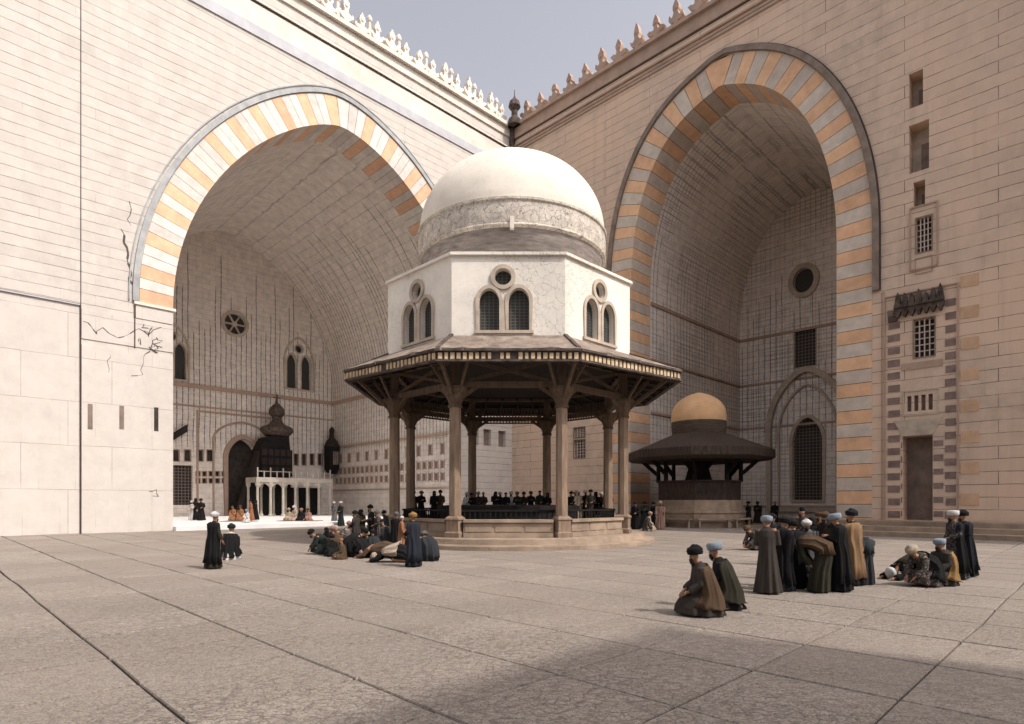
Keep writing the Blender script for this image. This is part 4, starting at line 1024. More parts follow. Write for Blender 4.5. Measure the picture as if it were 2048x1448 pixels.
# turret-like cabinet on the hall's side wall
d2 = DL - 1.3; u2 = 6.6
OR = thing('oriel', 'narrow dark wooden oriel with a pointed top in the corner of the left hall', 'oriel', WL(u2, d2, 5.6))
m = MB(); m.lathe([(.5, 5.2), (.9, 5.7), (.95, 8.4), (1.0, 8.5)], WL(u2, d2, 0), 8); m.build('cabinet', M['wood_black'], OR)
m = MB(); m.lathe(dome_pts([(1.0, 8.5), (.7, 9.2), (.35, 9.6), (.3, 10.2), (.35, 10.6), (.05, 11.0)], 3), WL(u2, d2, 0), 8); m.build('pointed_cap', M['wood_dark'], OR)
m = MB()
for k in range(3): m.box(u2 - .35 + k * .25, u2 - .18 + k * .25, d2 - .98, d2 - .9, 6.3, 7.9, WL)
m.build('grille', M['niche_brown'], OR)
# rugs
for (px, py, w, h, lab) in ((478, 1043, 2.6, 1.2, 'low dark rug under the orange-robed men in the left hall'), (600, 1042, 3.4, 1.3, 'dark rug under the men seated before the white platform')):
    Y = 1.72 * 1200 / (py - 1000); X = (px - 1024) / 1200 * Y
    m = MB(); m.box(X - w / 2, X + w / 2, Y - h / 2, Y + h / 2, .284, .32); o = m.build('rug', M['carpet']); tag(o, lab, 'rug')

# ================================================================== PEOPLE
def evaluated(o):
    dg = bpy.context.evaluated_depsgraph_get(); dg.update(); me = bpy.data.meshes.new_from_object(o.evaluated_get(dg)); return me
def skin_mesh(V, E_, root=0):
    me = bpy.data.meshes.new('body'); bm = bmesh.new(); sk = bm.verts.layers.skin.verify(); vs = []
    for (x, y, z, rx, ry) in V:
        v = bm.verts.new((x, y, z)); v[sk].radius = (rx, ry); vs.append(v)
    for a, b in E_: bm.edges.new((vs[a], vs[b]))
    vs[root][sk].use_root = True; bm.to_mesh(me); bm.free()
    o = bpy.data.objects.new('tmp', me); COL.objects.link(o)
    o.modifiers.new('s', 'SKIN').use_smooth_shade = True; sb = o.modifiers.new('d', 'SUBSURF'); sb.levels = 1; sb.render_levels = 1
    r = evaluated(o); bpy.data.objects.remove(o); r.materials.clear(); r.materials.append(M['skin'])
    for p in r.polygons: p.use_smooth = True
    return r
def loft(mb, rings, n=28, fold=0.0, nf=9, ph=0.0):
    """rings: (x,y,z,rx,ry,foldweight); the ring plane follows the path, side axis = y"""
    P = [Vector(r[:3]) for r in rings]; vs = []
    for i, r in enumerate(rings):
        t = (P[min(i + 1, len(P) - 1)] - P[max(i - 1, 0)]).normalized(); side = Vector((0, 1, 0))
        if abs(t.dot(side)) > .85: side = Vector((1, 0, 0))
        f = side.cross(t).normalized(); side = t.cross(f).normalized()
        for k in range(n):
            a = 2 * math.pi * k / n; w = 1 + fold * r[5] * (math.sin(nf * a + ph) + .6 * math.sin((nf + 4) * a + 2.1 * ph + 1))
            vs.append(P[i] + f * math.cos(a) * r[3] * w + side * math.sin(a) * r[4] * w)
    m_ = len(rings); fs = []
    for i in range(m_ - 1):
        for k in range(n): fs.append((i * n + k, i * n + (k + 1) % n, (i + 1) * n + (k + 1) % n, (i + 1) * n + k))
    fs.append(tuple(range(n))[::-1]); fs.append(tuple(range((m_ - 1) * n, m_ * n))); mb.add(vs, fs)
def remeshed(mb, name, vox=.018):
    me = bpy.data.meshes.new(name); me.from_pydata(mb.v, [], mb.f); bm = bmesh.new(); bm.from_mesh(me); bmesh.ops.recalc_face_normals(bm, faces=bm.faces); bm.to_mesh(me); bm.free()
    o = bpy.data.objects.new('tmp', me); COL.objects.link(o); md = o.modifiers.new('r', 'REMESH'); md.mode = 'VOXEL'; md.voxel_size = vox; md.use_smooth_shade = True
    sm = o.modifiers.new('s', 'SMOOTH'); sm.iterations = 2; sm.factor = .5
    r = evaluated(o); bpy.data.objects.remove(o); r.materials.clear()
    for p in r.polygons: p.use_smooth = True
    return r

def arm_chain(J, s):
    return [J['sh' + s], J['el' + s], J['wr' + s]]
POSES = {}
def sym(J, k, x, y, z): J[k + 'l'] = Vector((x, y, z)); J[k + 'r'] = Vector((x, -y, z))
def mkpose(name):
    J = {}
    if name == 'stand':
        J.update(pel=(0, 0, .90), che=(0, 0, 1.22), nek=(0, 0, 1.40), jaw=(.035, 0, 1.46), hea=(.01, 0, 1.54), top=(0, 0, 1.63))
        sym(J, 'sh', 0, .17, 1.34); sym(J, 'el', .02, .24, 1.08); sym(J, 'wr', .20, .12, 1.02); sym(J, 'hip', 0, .09, .86); sym(J, 'kn', .02, .10, .46); sym(J, 'an', -.02, .10, .07); sym(J, 'to', .13, .12, .035)
        J['wrr'] = Vector((.12, -.24, .86))
        J['skirt'] = [(0, 0, .02, .24, .285, 1.2), (0, 0, .12, .23, .27, 1.2), (0, 0, .45, .19, .225, 1), (0, 0, .80, .15, .19, .6), (0, 0, 1.03, .13, .165, .3), (0, 0, 1.22, .135, .185, .15), (0, 0, 1.34, .11, .175, 0), (0, 0, 1.39, .07, .10, 0), (0, 0, 1.43, .05, .06, 0)]
        J['hd'] = Vector((0, 0, 1)); J['H'] = 1.72
    elif name == 'pray':
        J = dict(POSES_RAW['stand']); J['wrl'] = Vector((.22, .05, 1.16)); J['wrr'] = Vector((.22, -.05, 1.14)); J['ell'] = Vector((.06, .23, 1.06)); J['elr'] = Vector((.06, -.23, 1.06))
        J['jaw'] = Vector((.07, 0, 1.43)); J['hea'] = Vector((.05, 0, 1.51)); J['top'] = Vector((.07, 0, 1.60)); J['hd'] = Vector((.22, 0, 1)).normalized(); J['H'] = 1.69
    elif name == 'bow':
        J.update(pel=(-.14, 0, .88), che=(.22, 0, 1.06), nek=(.42, 0, 1.06), jaw=(.50, 0, .99), hea=(.54, 0, 1.05), top=(.62, 0, 1.08))
        sym(J, 'sh', .34, .17, 1.03); sym(J, 'el', .28, .22, .78); sym(J, 'wr', .14, .14, .58); sym(J, 'hip', -.12, .09, .85); sym(J, 'kn', .0, .10, .46); sym(J, 'an', -.04, .10, .07); sym(J, 'to', .11, .12, .035)
        J['skirt'] = [(0, 0, .02, .22, .28, 1), (-.01, 0, .2, .21, .27, 1), (-.04, 0, .5, .19, .24, .9), (-.11, 0, .78, .17, .21, .4), (-.09, 0, .93, .17, .2, .2), (.08, 0, 1.02, .15, .2, .1), (.25, 0, 1.05, .13, .2, 0), (.38, 0, 1.06, .09, .15, 0), (.44, 0, 1.06, .05, .06, 0)]
        J['hd'] = Vector((.9, 0, .35)).normalized(); J['H'] = 1.2
    elif name == 'kneel':
        J.update(pel=(-.14, 0, .30), che=(-.05, 0, .64), nek=(0, 0, .84), jaw=(.05, 0, .89), hea=(.03, 0, .97), top=(.04, 0, 1.06))
        sym(J, 'sh', -.02, .17, .77); sym(J, 'el', .02, .23, .52); sym(J, 'wr', .20, .12, .40); sym(J, 'hip', -.12, .1, .26); sym(J, 'kn', .30, .14, .09); sym(J, 'an', -.22, .12, .06); sym(J, 'to', -.36, .12, .03)
        J['skirt'] = [(.0, 0, .015, .40, .30, 1), (-.01, 0, .10, .39, .29, 1), (-.04, 0, .22, .33, .27, .7), (-.10, 0, .34, .23, .23, .4), (-.09, 0, .50, .17, .20, .2), (-.05, 0, .68, .15, .20, .1), (-.02, 0, .79, .11, .18, 0), (0, 0, .86, .055, .07, 0)]
        J['hd'] = Vector((.12, 0, 1)).normalized(); J['H'] = 1.15
    elif name == 'crouch':
        J.update(pel=(-.16, 0, .30), che=(.10, 0, .56), nek=(.26, 0, .68), jaw=(.35, 0, .67), hea=(.35, 0, .75), top=(.41, 0, .82))
        sym(J, 'sh', .18, .17, .62); sym(J, 'el', .26, .23, .38); sym(J, 'wr', .40, .12, .22); sym(J, 'hip', -.12, .1, .26); sym(J, 'kn', .26, .16, .24); sym(J, 'an', .0, .12, .06); sym(J, 'to', .15, .13, .03)
        J['skirt'] = [(.04, 0, .015, .36, .30, 1), (.02, 0, .12, .36, .30, 1), (-.04, 0, .28, .30, .27, .7), (-.06, 0, .42, .22, .23, .4), (.04, 0, .54, .17, .21, .1), (.15, 0, .63, .13, .18, 0), (.24, 0, .68, .07, .09, 0)]
        J['hd'] = Vector((.55, 0, .8)).normalized(); J['H'] = .90
    elif name == 'prostrate':
        J.update(pel=(-.25, 0, .40), che=(.12, 0, .34), nek=(.32, 0, .24), jaw=(.39, 0, .14), hea=(.44, 0, .17), top=(.50, 0, .13))
        sym(J, 'sh', .24, .17, .28); sym(J, 'el', .38, .24, .10); sym(J, 'wr', .58, .18, .05); sym(J, 'hip', -.24, .1, .36); sym(J, 'kn', -.05, .14, .08); sym(J, 'an', -.50, .12, .06); sym(J, 'to', -.60, .12, .04)
        J['skirt'] = [(-.56, 0, .06, .06, .16, .3), (-.50, 0, .13, .13, .22, .6), (-.38, 0, .24, .23, .25, .7), (-.22, 0, .27, .26, .25, .5), (-.04, 0, .27, .22, .23, .3), (.12, 0, .28, .15, .21, .1), (.24, 0, .27, .10, .18, 0), (.31, 0, .25, .06, .08, 0)]
        J['hd'] = Vector((.85, 0, -.3)).normalized(); J['H'] = .56
    elif name == 'sit':
        J.update(pel=(-.05, 0, .14), che=(-.02, 0, .46), nek=(0, 0, .65), jaw=(.05, 0, .70), hea=(.03, 0, .78), top=(.03, 0, .87))
        sym(J, 'sh', 0, .17, .58); sym(J, 'el', .03, .24, .33); sym(J, 'wr', .20, .13, .24); sym(J, 'hip', -.03, .1, .13); sym(J, 'kn', .25, .30, .12); sym(J, 'an', .30, .02, .06); sym(J, 'to', .33, -.10, .05)
        J['skirt'] = [(.08, 0, .012, .34, .38, 1), (.07, 0, .10, .33, .37, .8), (.02, 0, .20, .24, .28, .5), (-.03, 0, .30, .17, .21, .2), (-.02, 0, .48, .15, .20, .1), (0, 0, .60, .11, .18, 0), (0, 0, .67, .055, .07, 0)]
        J['hd'] = Vector((.05, 0, 1)).normalized(); J['H'] = .95
    for k in list(J):
        if isinstance(J[k], tuple): J[k] = Vector(J[k])
    return J
POSES_RAW = {}
def body_graph(J):
    V = []; Ed = []
    def v(p, rx, ry=None): V.append((p[0], p[1], p[2], rx, ry or rx)); return len(V) - 1
    def e(a, b): Ed.append((a, b))
    pel = v(J['pel'], .11, .14); ab = v((J['pel'] + J['che']) / 2, .095, .125); e(pel, ab); che = v(J['che'], .11, .15); e(ab, che)
    nek = v(J['nek'], .052); e(che, nek); jaw = v(J['jaw'], .062, .055); e(nek, jaw); hea = v(J['hea'], .088, .078); e(jaw, hea); top = v(J['top'], .066, .06); e(hea, top)
    up = J['hd']; fw = Vector((up.z, 0, -up.x)); hc = J['hea']
    nose = v(hc + fw * .115 - up * .02, .014); e(hea, nose)
    for s, sg in (('l', 1), ('r', -1)):
        ear = v(hc + Vector((0, sg * .088, 0)) - up * .01, .016, .012); e(hea, ear)
        sh = v(J['sh' + s], .058); e(che, sh); el = v(J['el' + s], .042); e(sh, el); fa = v(J['el' + s].lerp(J['wr' + s], .5), .037); e(el, fa); wr = v(J['wr' + s], .026); e(fa, wr)
        d = (J['wr' + s] - J['el' + s]).normalized(); lat = d.cross(Vector((0, 0, 1)));
        lat = lat.normalized() if lat.length > .2 else Vector((0, 1, 0))
        pm = v(J['wr' + s] + d * .055, .022, .034); e(wr, pm)
        base = J['wr' + s] + d * .085; dn = Vector((0, 0, -1)) if abs(d.z) < .8 else Vector((1, 0, 0))
        for i, ln in enumerate((.062, .075, .07, .055)):
            o_ = lat * (i - 1.5) * .021 * 1.0; k0 = v(base + o_, .0095); e(pm, k0); k1 = v(base + o_ + d * ln * .55 + dn * .006, .0088); e(k0, k1); k2 = v(base + o_ + d * ln * .95 + dn * .024, .0075); e(k1, k2)
        th0 = v(J['wr' + s] + d * .04 - lat * .036 * sg + dn * .008, .012); e(pm, th0); th1 = v(J['wr' + s] + d * .075 - lat * .052 * sg + dn * .018, .009); e(th0, th1)
        hip = v(J['hip' + s], .085); e(pel, hip); kn = v(J['kn' + s], .056); e(hip, kn); an = v(J['an' + s], .036); ca = v(J['kn' + s].lerp(J['an' + s], .35), .052); e(kn, ca); e(ca, an)
        to = v(J['to' + s], .026, .040); e(an, to)
    return V, Ed
PROTO = {}
def proto(name):
    if name in PROTO: return PROTO[name]
    if name == 'pray' and 'stand' not in POSES_RAW: POSES_RAW['stand'] = mkpose('stand')
    J = mkpose(name); POSES_RAW[name] = J
    V, Ed = body_graph(J); body_me = skin_mesh(V, Ed, 0)
    mb = MB(); loft(mb, [tuple(r) for r in J['skirt']], 64, .085, 9, hash(name) % 7 if False else len(name))
    for s in ('l', 'r'):
        a, b, c = J['sh' + s], J['el' + s], J['wr' + s]; cc = b.lerp(c, .82)
        loft(mb, [(*a, .075, .085, 0), (*a.lerp(b, .5), .07, .075, .3), (*b, .066, .07, .3), (*b.lerp(c, .45), .07, .082, .5), (*(cc - Vector((0, 0, .012))), .078, .098, .6)], 20, .05, 4, 1)
    robe = remeshed(mb, 'robe')
    # shawl / cloak: a thick half shell over the back and shoulders
    ck = MB(); rings = []
    R_ = J['skirt']; n = 60
    lo = 1 if name in ('stand', 'pray', 'kneel', 'sit', 'crouch') else 3
    use = R_[lo:-1]; vs = []
    for L_, ex in ((0, .036), (1, .012)):
        for i, r in enumerate(use):
            p = Vector(r[:3]); j = lo + i
            t = (Vector(R_[min(j + 1, len(R_) - 1)][:3]) - Vector(R_[max(j - 1, 0)][:3])).normalized(); side = Vector((0, 1, 0)); f = side.cross(t).normalized()
            wide = 1.0 + (.05 if i > len(use) * .35 else .0)
            for k in range(n + 1):
                a = math.radians(62 + (360 - 124) * k / n + 6 * math.sin(i * 1.3)); w = 1 + (.10 * (1 - i / len(use)) + .02) * (math.sin(9 * a + i * .22) + .5 * math.sin(17 * a + i * .5))
                exx = ex + (.05 if 2 < i < len(use) - 1 and abs(math.sin(a)) > .7 else 0)
                q_ = p + f * math.cos(a) * (r[3] * w + ex) + side * math.sin(a) * (r[4] * w + exx) * wide
                q_ += (Vector((0, 0, .05)) if i == 0 else Vector((0, 0, 0))) * (1 + noise.noise(Vector((a * 1.5, len(name), 0)))) + .03 * noise.noise_vector(q_ * 6) * (0 if i == 0 else 1)
                q_.z = max(q_.z, .012); vs.append(q_)
    m1 = len(use); fs = []; W = n + 1; O = m1 * W
    for i in range(m1 - 1):
        for k in range(n):
            q = i * W + k; fs.append((q, q + 1, q + W + 1, q + W)); fs.append((O + q, O + q + W, O + q + W + 1, O + q + 1))
        fs.append((i * W, i * W + W, O + i * W + W, O + i * W)); fs.append((i * W + n, O + i * W + n, O + i * W + W + n, i * W + W + n))
    for k in range(n):
        fs.append((k, O + k, O + k + 1, k + 1)); q = (m1 - 1) * W + k; fs.append((q, q + 1, O + q + 1, O + q))
    ck.add(vs, fs); cme = bpy.data.meshes.new('cloak'); cme.from_pydata(ck.v, [], ck.f)
    bm = bmesh.new(); bm.from_mesh(cme); bmesh.ops.recalc_face_normals(bm, faces=bm.faces)
    for f in bm.faces: f.smooth = True
    bm.to_mesh(cme); bm.free()
    # short shawl: upper rings only
    up = J['hd']; fw = Vector((up.z, 0, -up.x)); side = Vector((0, 1, 0)); hc = J['hea']
    def HM(prof, n=20, wrap=0.0, c0=None, sx=.95, sy=.92):
        q = MB(); c0 = c0 or hc; vs = []
        for i, (r, h) in enumerate(prof):
            for k in range(n):
                a = 2 * math.pi * k / n; rr = r * (1 + wrap * math.sin(5 * a + i * 2.3)); hh = h + wrap * .25 * math.sin(a * 1.0 + i * 1.4)
                vs.append(c0 + fw * math.cos(a) * rr * sx + side * math.sin(a) * rr * sy + up * hh)
        m_ = len(prof); fs = []
        for i in range(m_ - 1):
            for k in range(n): fs.append((i * n + k, i * n + (k + 1) % n, (i + 1) * n + (k + 1) % n, (i + 1) * n + k))
        fs.append(tuple(range(n))[::-1]); fs.append(tuple(range((m_ - 1) * n, m_ * n))); q.add(vs, fs)
        me = bpy.data.meshes.new('headgear'); me.from_pydata(q.v, [], q.f); b = bmesh.new(); b.from_mesh(me); bmesh.ops.recalc_face_normals(b, faces=b.faces)
        for f in b.faces: f.smooth = True
        b.to_mesh(me); b.free(); return me
    hats = dict(turban=HM([(.085, .01), (.125, .015), (.142, .04), (.132, .06), (.146, .075), (.136, .10), (.128, .118), (.10, .135), (.075, .15), (.05, .17), (.01, .18)], 24, .03),
                flat=HM([(.09, .005), (.120, .01), (.138, .045), (.142, .085), (.138, .125), (.10, .145), (.02, .13)], 24, .02),
                fez=HM([(.09, .03), (.093, .04), (.088, .09), (.080, .14), (.076, .145), (.01, .147)], 20, 0),
                cap=HM([(.098, .02), (.100, .04), (.095, .075), (.075, .105), (.04, .122), (.01, .126)], 20, .01),
                hood=HM([(.12, -.14), (.125, -.08), (.118, -.02), (.115, .04), (.10, .085), (.06, .115), (.01, .12)], 20, .02, sx=.95, c0=hc - fw * .018))
    # beard
    q = MB(); c0 = J['jaw'] + fw * .035; vs = []
    for i, (r, h) in enumerate(((.045, .035), (.056, .01), (.05, -.03), (.03, -.065), (.008, -.09))):
        for k in range(12): a = 2 * math.pi * k / 12; vs.append(c0 + fw * (math.cos(a) * r * .8 + .012) + side * math.sin(a) * r + up * h)
    fs = [(i * 12 + k, i * 12 + (k + 1) % 12, (i + 1) * 12 + (k + 1) % 12, (i + 1) * 12 + k) for i in range(4) for k in range(12)] + [tuple(range(12))[::-1], tuple(range(48, 60))]
    beard = bpy.data.meshes.new('beard'); beard.from_pydata(vs, [], fs); beard.materials.append(M['beard'])
    eyes = []
    for sg in (-1, 1):
        q = MB()
        c0 = hc + fw * .083 + side * sg * .032 + up * .0
        q.lathe([(.002, c0.z - .010), (.010, c0.z - .005), (.012, c0.z), (.010, c0.z + .005), (.002, c0.z + .010)], c0, 8)
        ey = bpy.data.meshes.new('eye'); ey.from_pydata(q.v, [], q.f); ey.materials.append(M['eye']); eyes.append(ey)
    q = MB(); c0 = J['jaw'] + fw * .056 + up * .012
    q.hexa([c0 + fw * a + side * b + up * c for c in (-.004, .004) for a, b in ((0, -.022), (.008, -.012), (.008, .012), (0, .022))]); mouth = bpy.data.meshes.new('mouth'); mouth.from_pydata(q.v, [], q.f); mouth.materials.append(M['carpet'])
    PROTO[name] = dict(body=body_me, robe=robe, cloak=cme, hats=hats, beard=beard, eyes=eyes, mouth=mouth, H=J['H'])
    return PROTO[name]

def slot(me):
    if not me.materials: me.materials.append(None)
def person(px, fy, top, pose, face, robe, hat, hcol, label, cloak=None, beard=True, z0=0.0, Y=None, group=None, s=None):
    """px: picture x of the feet, fy: picture y of the feet, top: picture y of the head's top, face: heading in degrees (0 = to the right, 90 = away)"""
    P = proto(pose)
    if Y is None: Y = (2 - z0) * 1200 / (fy - 1000)
    X = (px - 1024) / 1200 * Y
    if s is None: s = (z0 * 0 + (fy - top) / 1200 * Y) / P['H'] if fy else 1.0
    s = max(.8, min(1.12, s))
    r = thing('person', label, 'person', (X, Y, z0), group)
    lean = random.uniform(0, .05) if pose in ('stand', 'pray', 'kneel') else 0
    r.rotation_euler = (random.uniform(-.02, .02), lean, math.radians(face + random.uniform(-8, 8))); r.scale = (s * random.uniform(.94, 1.05), s * random.uniform(.9, 1.04), s * random.uniform(.98, 1.02))
    def part(name, me, mat):
        slot(me); o = bpy.data.objects.new(name, me); COL.objects.link(o); o.parent = r
        if mat: o.material_slots[0].link = 'OBJECT'; o.material_slots[0].material = M[mat]
        return o
    part('body', P['body'], None); part('robe', P['robe'], 'c_' + robe)
    if cloak: part('cloak', P['cloak'], 'c_' + cloak)
    if hat: part('hood' if hat == 'hood' else ('turban' if hat in ('turban', 'flat') else 'cap'), P['hats'][hat], 'c_' + hcol)
    [part('eye', e_, None) for e_ in P['eyes']]; part('mouth', P['mouth'], None)
    if beard: part('beard', P['beard'], None)
    return r

GL, GR, GP, GK, GH = 'crowd gathered left of the fountain', 'crowd praying at the right', 'men behind the fountain railing', 'men beside the small kiosk', 'men in the left hall'
# man and child, left
person(426, 1137, 1020, 'stand', 60, 'olive', 'turban', 'white', 'standing man in a long olive robe and white turban beside a seated black-clad figure', cloak='black')
person(462, 1118, 1047, 'kneel', 100, 'white', 'turban', 'green', 'seated figure in black top over white skirts beside the standing olive-robed man', cloak='black')
# left crowd
person(645, 1108, 1058, 'crouch', 200, 'green', 'turban', 'black', 'huddled dark figure at the far left end of the left crowd', group=GL)
person(668, 1110, 1050, 'kneel', 150, 'speckle', 'turban', 'pink', 'kneeling man in brown cloak and pinkish turban near the left crowd\'s left end', cloak='brown', group=GL)
person(706, 1113, 1052, 'crouch', 30, 'black', 'turban', 'black', 'large crouching black-robed figure in the middle of the left crowd', cloak='black', group=GL)
person(697, 1092, 1042, 'kneel', -60, 'cream', 'turban', 'pink', 'pale kneeling figure behind the large crouching black-robed one', cloak='speckle', group=GL)
person(720, 1092, 1016, 'pray', -40, 'olive', 'hood', 'black', 'tall hooded man in dark robe standing at the back of the left crowd', cloak='black', group=GL)
person(742, 1090, 1009, 'stand', 200, 'speckle', 'turban', 'black', 'standing man in black jacket and speckled grey skirt in the left crowd', cloak='black', group=GL)
person(682, 1052, 1003, 'stand', 240, 'green', 'flat', 'white', 'distant dark-robed man with white turban behind the left crowd', group=GL)
person(768, 1098, 1035, 'kneel', 180, 'speckle', 'cap', 'navy', 'kneeling figure in speckled dark robe just left of the nearest left column', cloak='slate', group=GL)
person(786, 1082, 1000, 'stand', 200, 'black', 'hood', 'black', 'black hooded man standing against the leftmost column', cloak='black', group=GL)
person(803, 1108, 1036, 'stand', 20, 'orange', 'cap', 'white', 'man in orange robe and white cap beside the blue-cloaked man', group=GL, s=.86)
person(784, 1124, 1076, 'prostrate', 180, 'black', 'turban', 'cream', 'bowed figure in black under a pale shawl at the front of the left crowd', cloak='cream', group=GL)
person(755, 1116, 1080, 'prostrate', 170, 'brown', 'cap', 'pink', 'low prostrate figure in brown left of the pale-shawled one', group=GL)
person(827, 1133, 1022, 'stand', 160, 'navy', 'turban', 'ochre', 'standing man in a long blue cloak at the right end of the left crowd', cloak='blue', group=GL)
person(858, 1121, 1062, 'crouch', 120, 'slate', 'turban', 'grey', 'grey-cloaked seated figure right of the blue-cloaked man', cloak='slate', group=GL)
person(684, 1118, 1085, 'sit', 200, 'brown', 'cap', 'orange', 'small seated figure in brown at the front of the left crowd', group=GL)
person(735, 1104, 1062, 'sit', 200, 'greybrown', 'turban', 'cream', 'seated figure in grey-brown between the two dark standing men', group=GL)
person(712, 1098, 1020, 'stand', 170, 'black', 'turban', 'black', 'tall black-robed man in front of the hooded one in the left crowd', cloak='greybrown', group=GL)
person(757, 1094, 1018, 'stand', 210, 'greybrown', 'turban', 'grey', 'man with grey turban standing right of the black-jacketed man', cloak='speckle', group=GL)
person(772, 1088, 1020, 'pray', 190, 'slate', 'turban', 'black', 'slate-robed man standing next to the black hooded man by the column', cloak='slate', group=GL)
person(655, 1100, 1052, 'kneel', 230, 'black', 'hood', 'black', 'black hooded kneeling figure at the left back of the left crowd', cloak='black', group=GL)
person(692, 1104, 1050, 'crouch', 210, 'speckle', 'turban', 'cream', 'stooping figure in speckled robe and cream turban in the left crowd', cloak='speckle', group=GL)
person(845, 1116, 1070, 'kneel', 60, 'slate', 'cap', 'white', 'kneeling figure in white cap behind the grey-cloaked one', cloak='slate', group=GL)
person(664, 1112, 1068, 'sit', 320, 'black', 'turban', 'black', 'black-robed seated figure at the left front of the left crowd', cloak='black', group=GL)
person(724, 1114, 1068, 'crouch', 150, 'greybrown', 'hood', 'black', 'hooded crouching figure right of the large black-robed one', cloak='black', group=GL)
person(746, 1108, 1058, 'kneel', 120, 'black', 'turban', 'navy', 'kneeling black-robed figure with navy turban in the left crowd', cloak='slate', group=GL)
person(792, 1100, 1030, 'stand', 60, 'black', 'turban', 'grey', 'black-robed man with grey turban behind the orange-robed one', cloak='black', group=GL, s=.9)
person(815, 1118, 1060, 'kneel', 200, 'olive', 'cap', 'black', 'olive kneeling figure between the orange robe and the blue cloak', cloak='black', group=GL)
# behind the fountain railing, standing on its floor
for px, top, pose, face, robe, hat, hc_, lab in (
    (935, 975, 'stand', 250, 'white', 'turban', 'white', 'white-robed man in white turban, leftmost behind the fountain railing'),
    (957, 985, 'stand', 270, 'greybrown', 'turban', 'cream', 'grey-brown man next to the white-robed one behind the railing'),
    (1000, 976, 'stand', 280, 'black', 'turban', 'white', 'black-robed man with white turban in the middle behind the railing'),
    (1023, 980, 'stand', 260, 'white', 'turban', 'white', 'white-robed man right of the black-robed man in the middle of the railing'),
    (1048, 990, 'stand', 250, 'olive', 'turban', 'black', 'olive-robed man with black turban right of the middle white-robed man'),
    (1080, 992, 'stand', 265, 'green', 'cap', 'black', 'dark green robed man just left of the right front column'),
    (1143, 984, 'stand', 250, 'black', 'turban', 'black', 'black-turbaned man just right of the right front column'),
    (1157, 975, 'stand', 280, 'cream', 'turban', 'white', 'pale-robed man in white turban on the fountain\'s right side'),
    (1172, 982, 'stand', 260, 'black', 'turban', 'white', 'black-robed man with white turban on the fountain\'s right side'),
    (1192, 983, 'stand', 240, 'black', 'hood', 'black', 'black hooded man on the fountain\'s right side'),
    (1215, 985, 'stand', 260, 'navy', 'turban', 'black', 'navy-robed man nearest the right column behind the railing'),
    (868, 990, 'stand', 300, 'black', 'hood', 'black', 'black hooded man on the fountain\'s left side between columns'),
    (828, 993, 'stand', 300, 'slate', 'turban', 'black', 'slate-robed man behind the leftmost gap of the fountain')):
    person(px, 1060, top, pose, face, robe, hat, hc_, lab, z0=.86, Y=35.0 if 900 < px < 1130 else 33.6, s=.98 + random.uniform(-.04, .06), group=GP)
for i, (px, top, pose, face, robe, hat, hc_, lab) in enumerate((
    (945, 988, 'pray', 240, 'black', 'turban', 'black', 'black-robed man pressed between the white-robed and grey-brown men at the railing'),
    (966, 978, 'stand', 270, 'speckle', 'cap', 'grey', 'man in speckled robe and grey cap beside the rear left column'),
    (991, 984, 'pray', 290, 'navy', 'hood', 'black', 'navy-robed hooded man left of the middle black-robed man'),
    (1011, 990, 'stand', 270, 'black', 'cap', 'black', 'black-capped man squeezed between the two white turbans in the middle'),
    (1036, 985, 'pray', 250, 'slate', 'turban', 'grey', 'slate-robed man with grey turban behind the middle of the railing'),
    (1062, 986, 'pray', 280, 'black', 'turban', 'brown', 'black-robed man with brown turban right of the olive-robed one'),
    (1095, 990, 'stand', 250, 'black', 'hood', 'black', 'hooded black figure half behind the right front column'),
    (1150, 981, 'pray', 265, 'speckle', 'turban', 'cream', 'man in speckled robe tucked behind the pale-robed man on the right side'),
    (1181, 978, 'stand', 255, 'greybrown', 'turban', 'black', 'grey-brown robed man between the white-turbaned and the hooded man'),
    (1204, 981, 'pray', 245, 'black', 'turban', 'cream', 'black-robed man with cream turban left of the navy-robed man'),
    (842, 996, 'pray', 300, 'black', 'turban', 'grey', 'black-robed man with grey turban on the fountain\'s left side'),
    (880, 996, 'stand', 280, 'brown', 'turban', 'black', 'brown-robed man just left of the left front column'))):
    person(px, 1060, top, pose, face, robe, hat, hc_, lab, z0=.86, Y=(34.3, 35.6, 34.8, 33.9)[i % 4] if 900 < px < 1130 else (33.3, 34.1)[i % 2], s=.93 + .04 * (i % 3), group=GP)
# beside the kiosk
person(1272, 1059, 980, 'stand', 230, 'black', 'turban', 'black', 'black-robed man nearest the fountain\'s right column', cloak='black', group=GK)
person(1289, 1056, 983, 'pray', 270, 'green', 'turban', 'black', 'dark green robed man left of the kiosk, between two black-turbaned men', cloak='green', group=GK)
person(1307, 1056, 978, 'stand', 200, 'black', 'turban', 'black', 'black-robed man in black turban against the kiosk\'s left side', cloak='black', group=GK)
person(1320, 1059, 990, 'stand', 260, 'pink', 'turban', 'cream', 'man in a pinkish robe left of the kiosk', cloak='cream', group=GK)
person(1298, 1062, 1018, 'kneel', 0, 'cream', 'turban', 'cream', 'small pale kneeling figure at the foot of the fountain base', cloak='speckle', group=GK)
person(1497, 1052, 972, 'stand', 200, 'olive', 'turban', 'black', 'olive-robed man right of the kiosk, leftmost of three', group=GK)
person(1516, 1050, 970, 'pray', 230, 'greybrown', 'turban', 'brown', 'grey-brown robed man right of the kiosk, middle of three', cloak='brown', group=GK)
person(1549, 1048, 966, 'stand', 270, 'green', 'turban', 'cream', 'tall dark-cloaked man with pale turban right of the kiosk', cloak='green', group=GK)
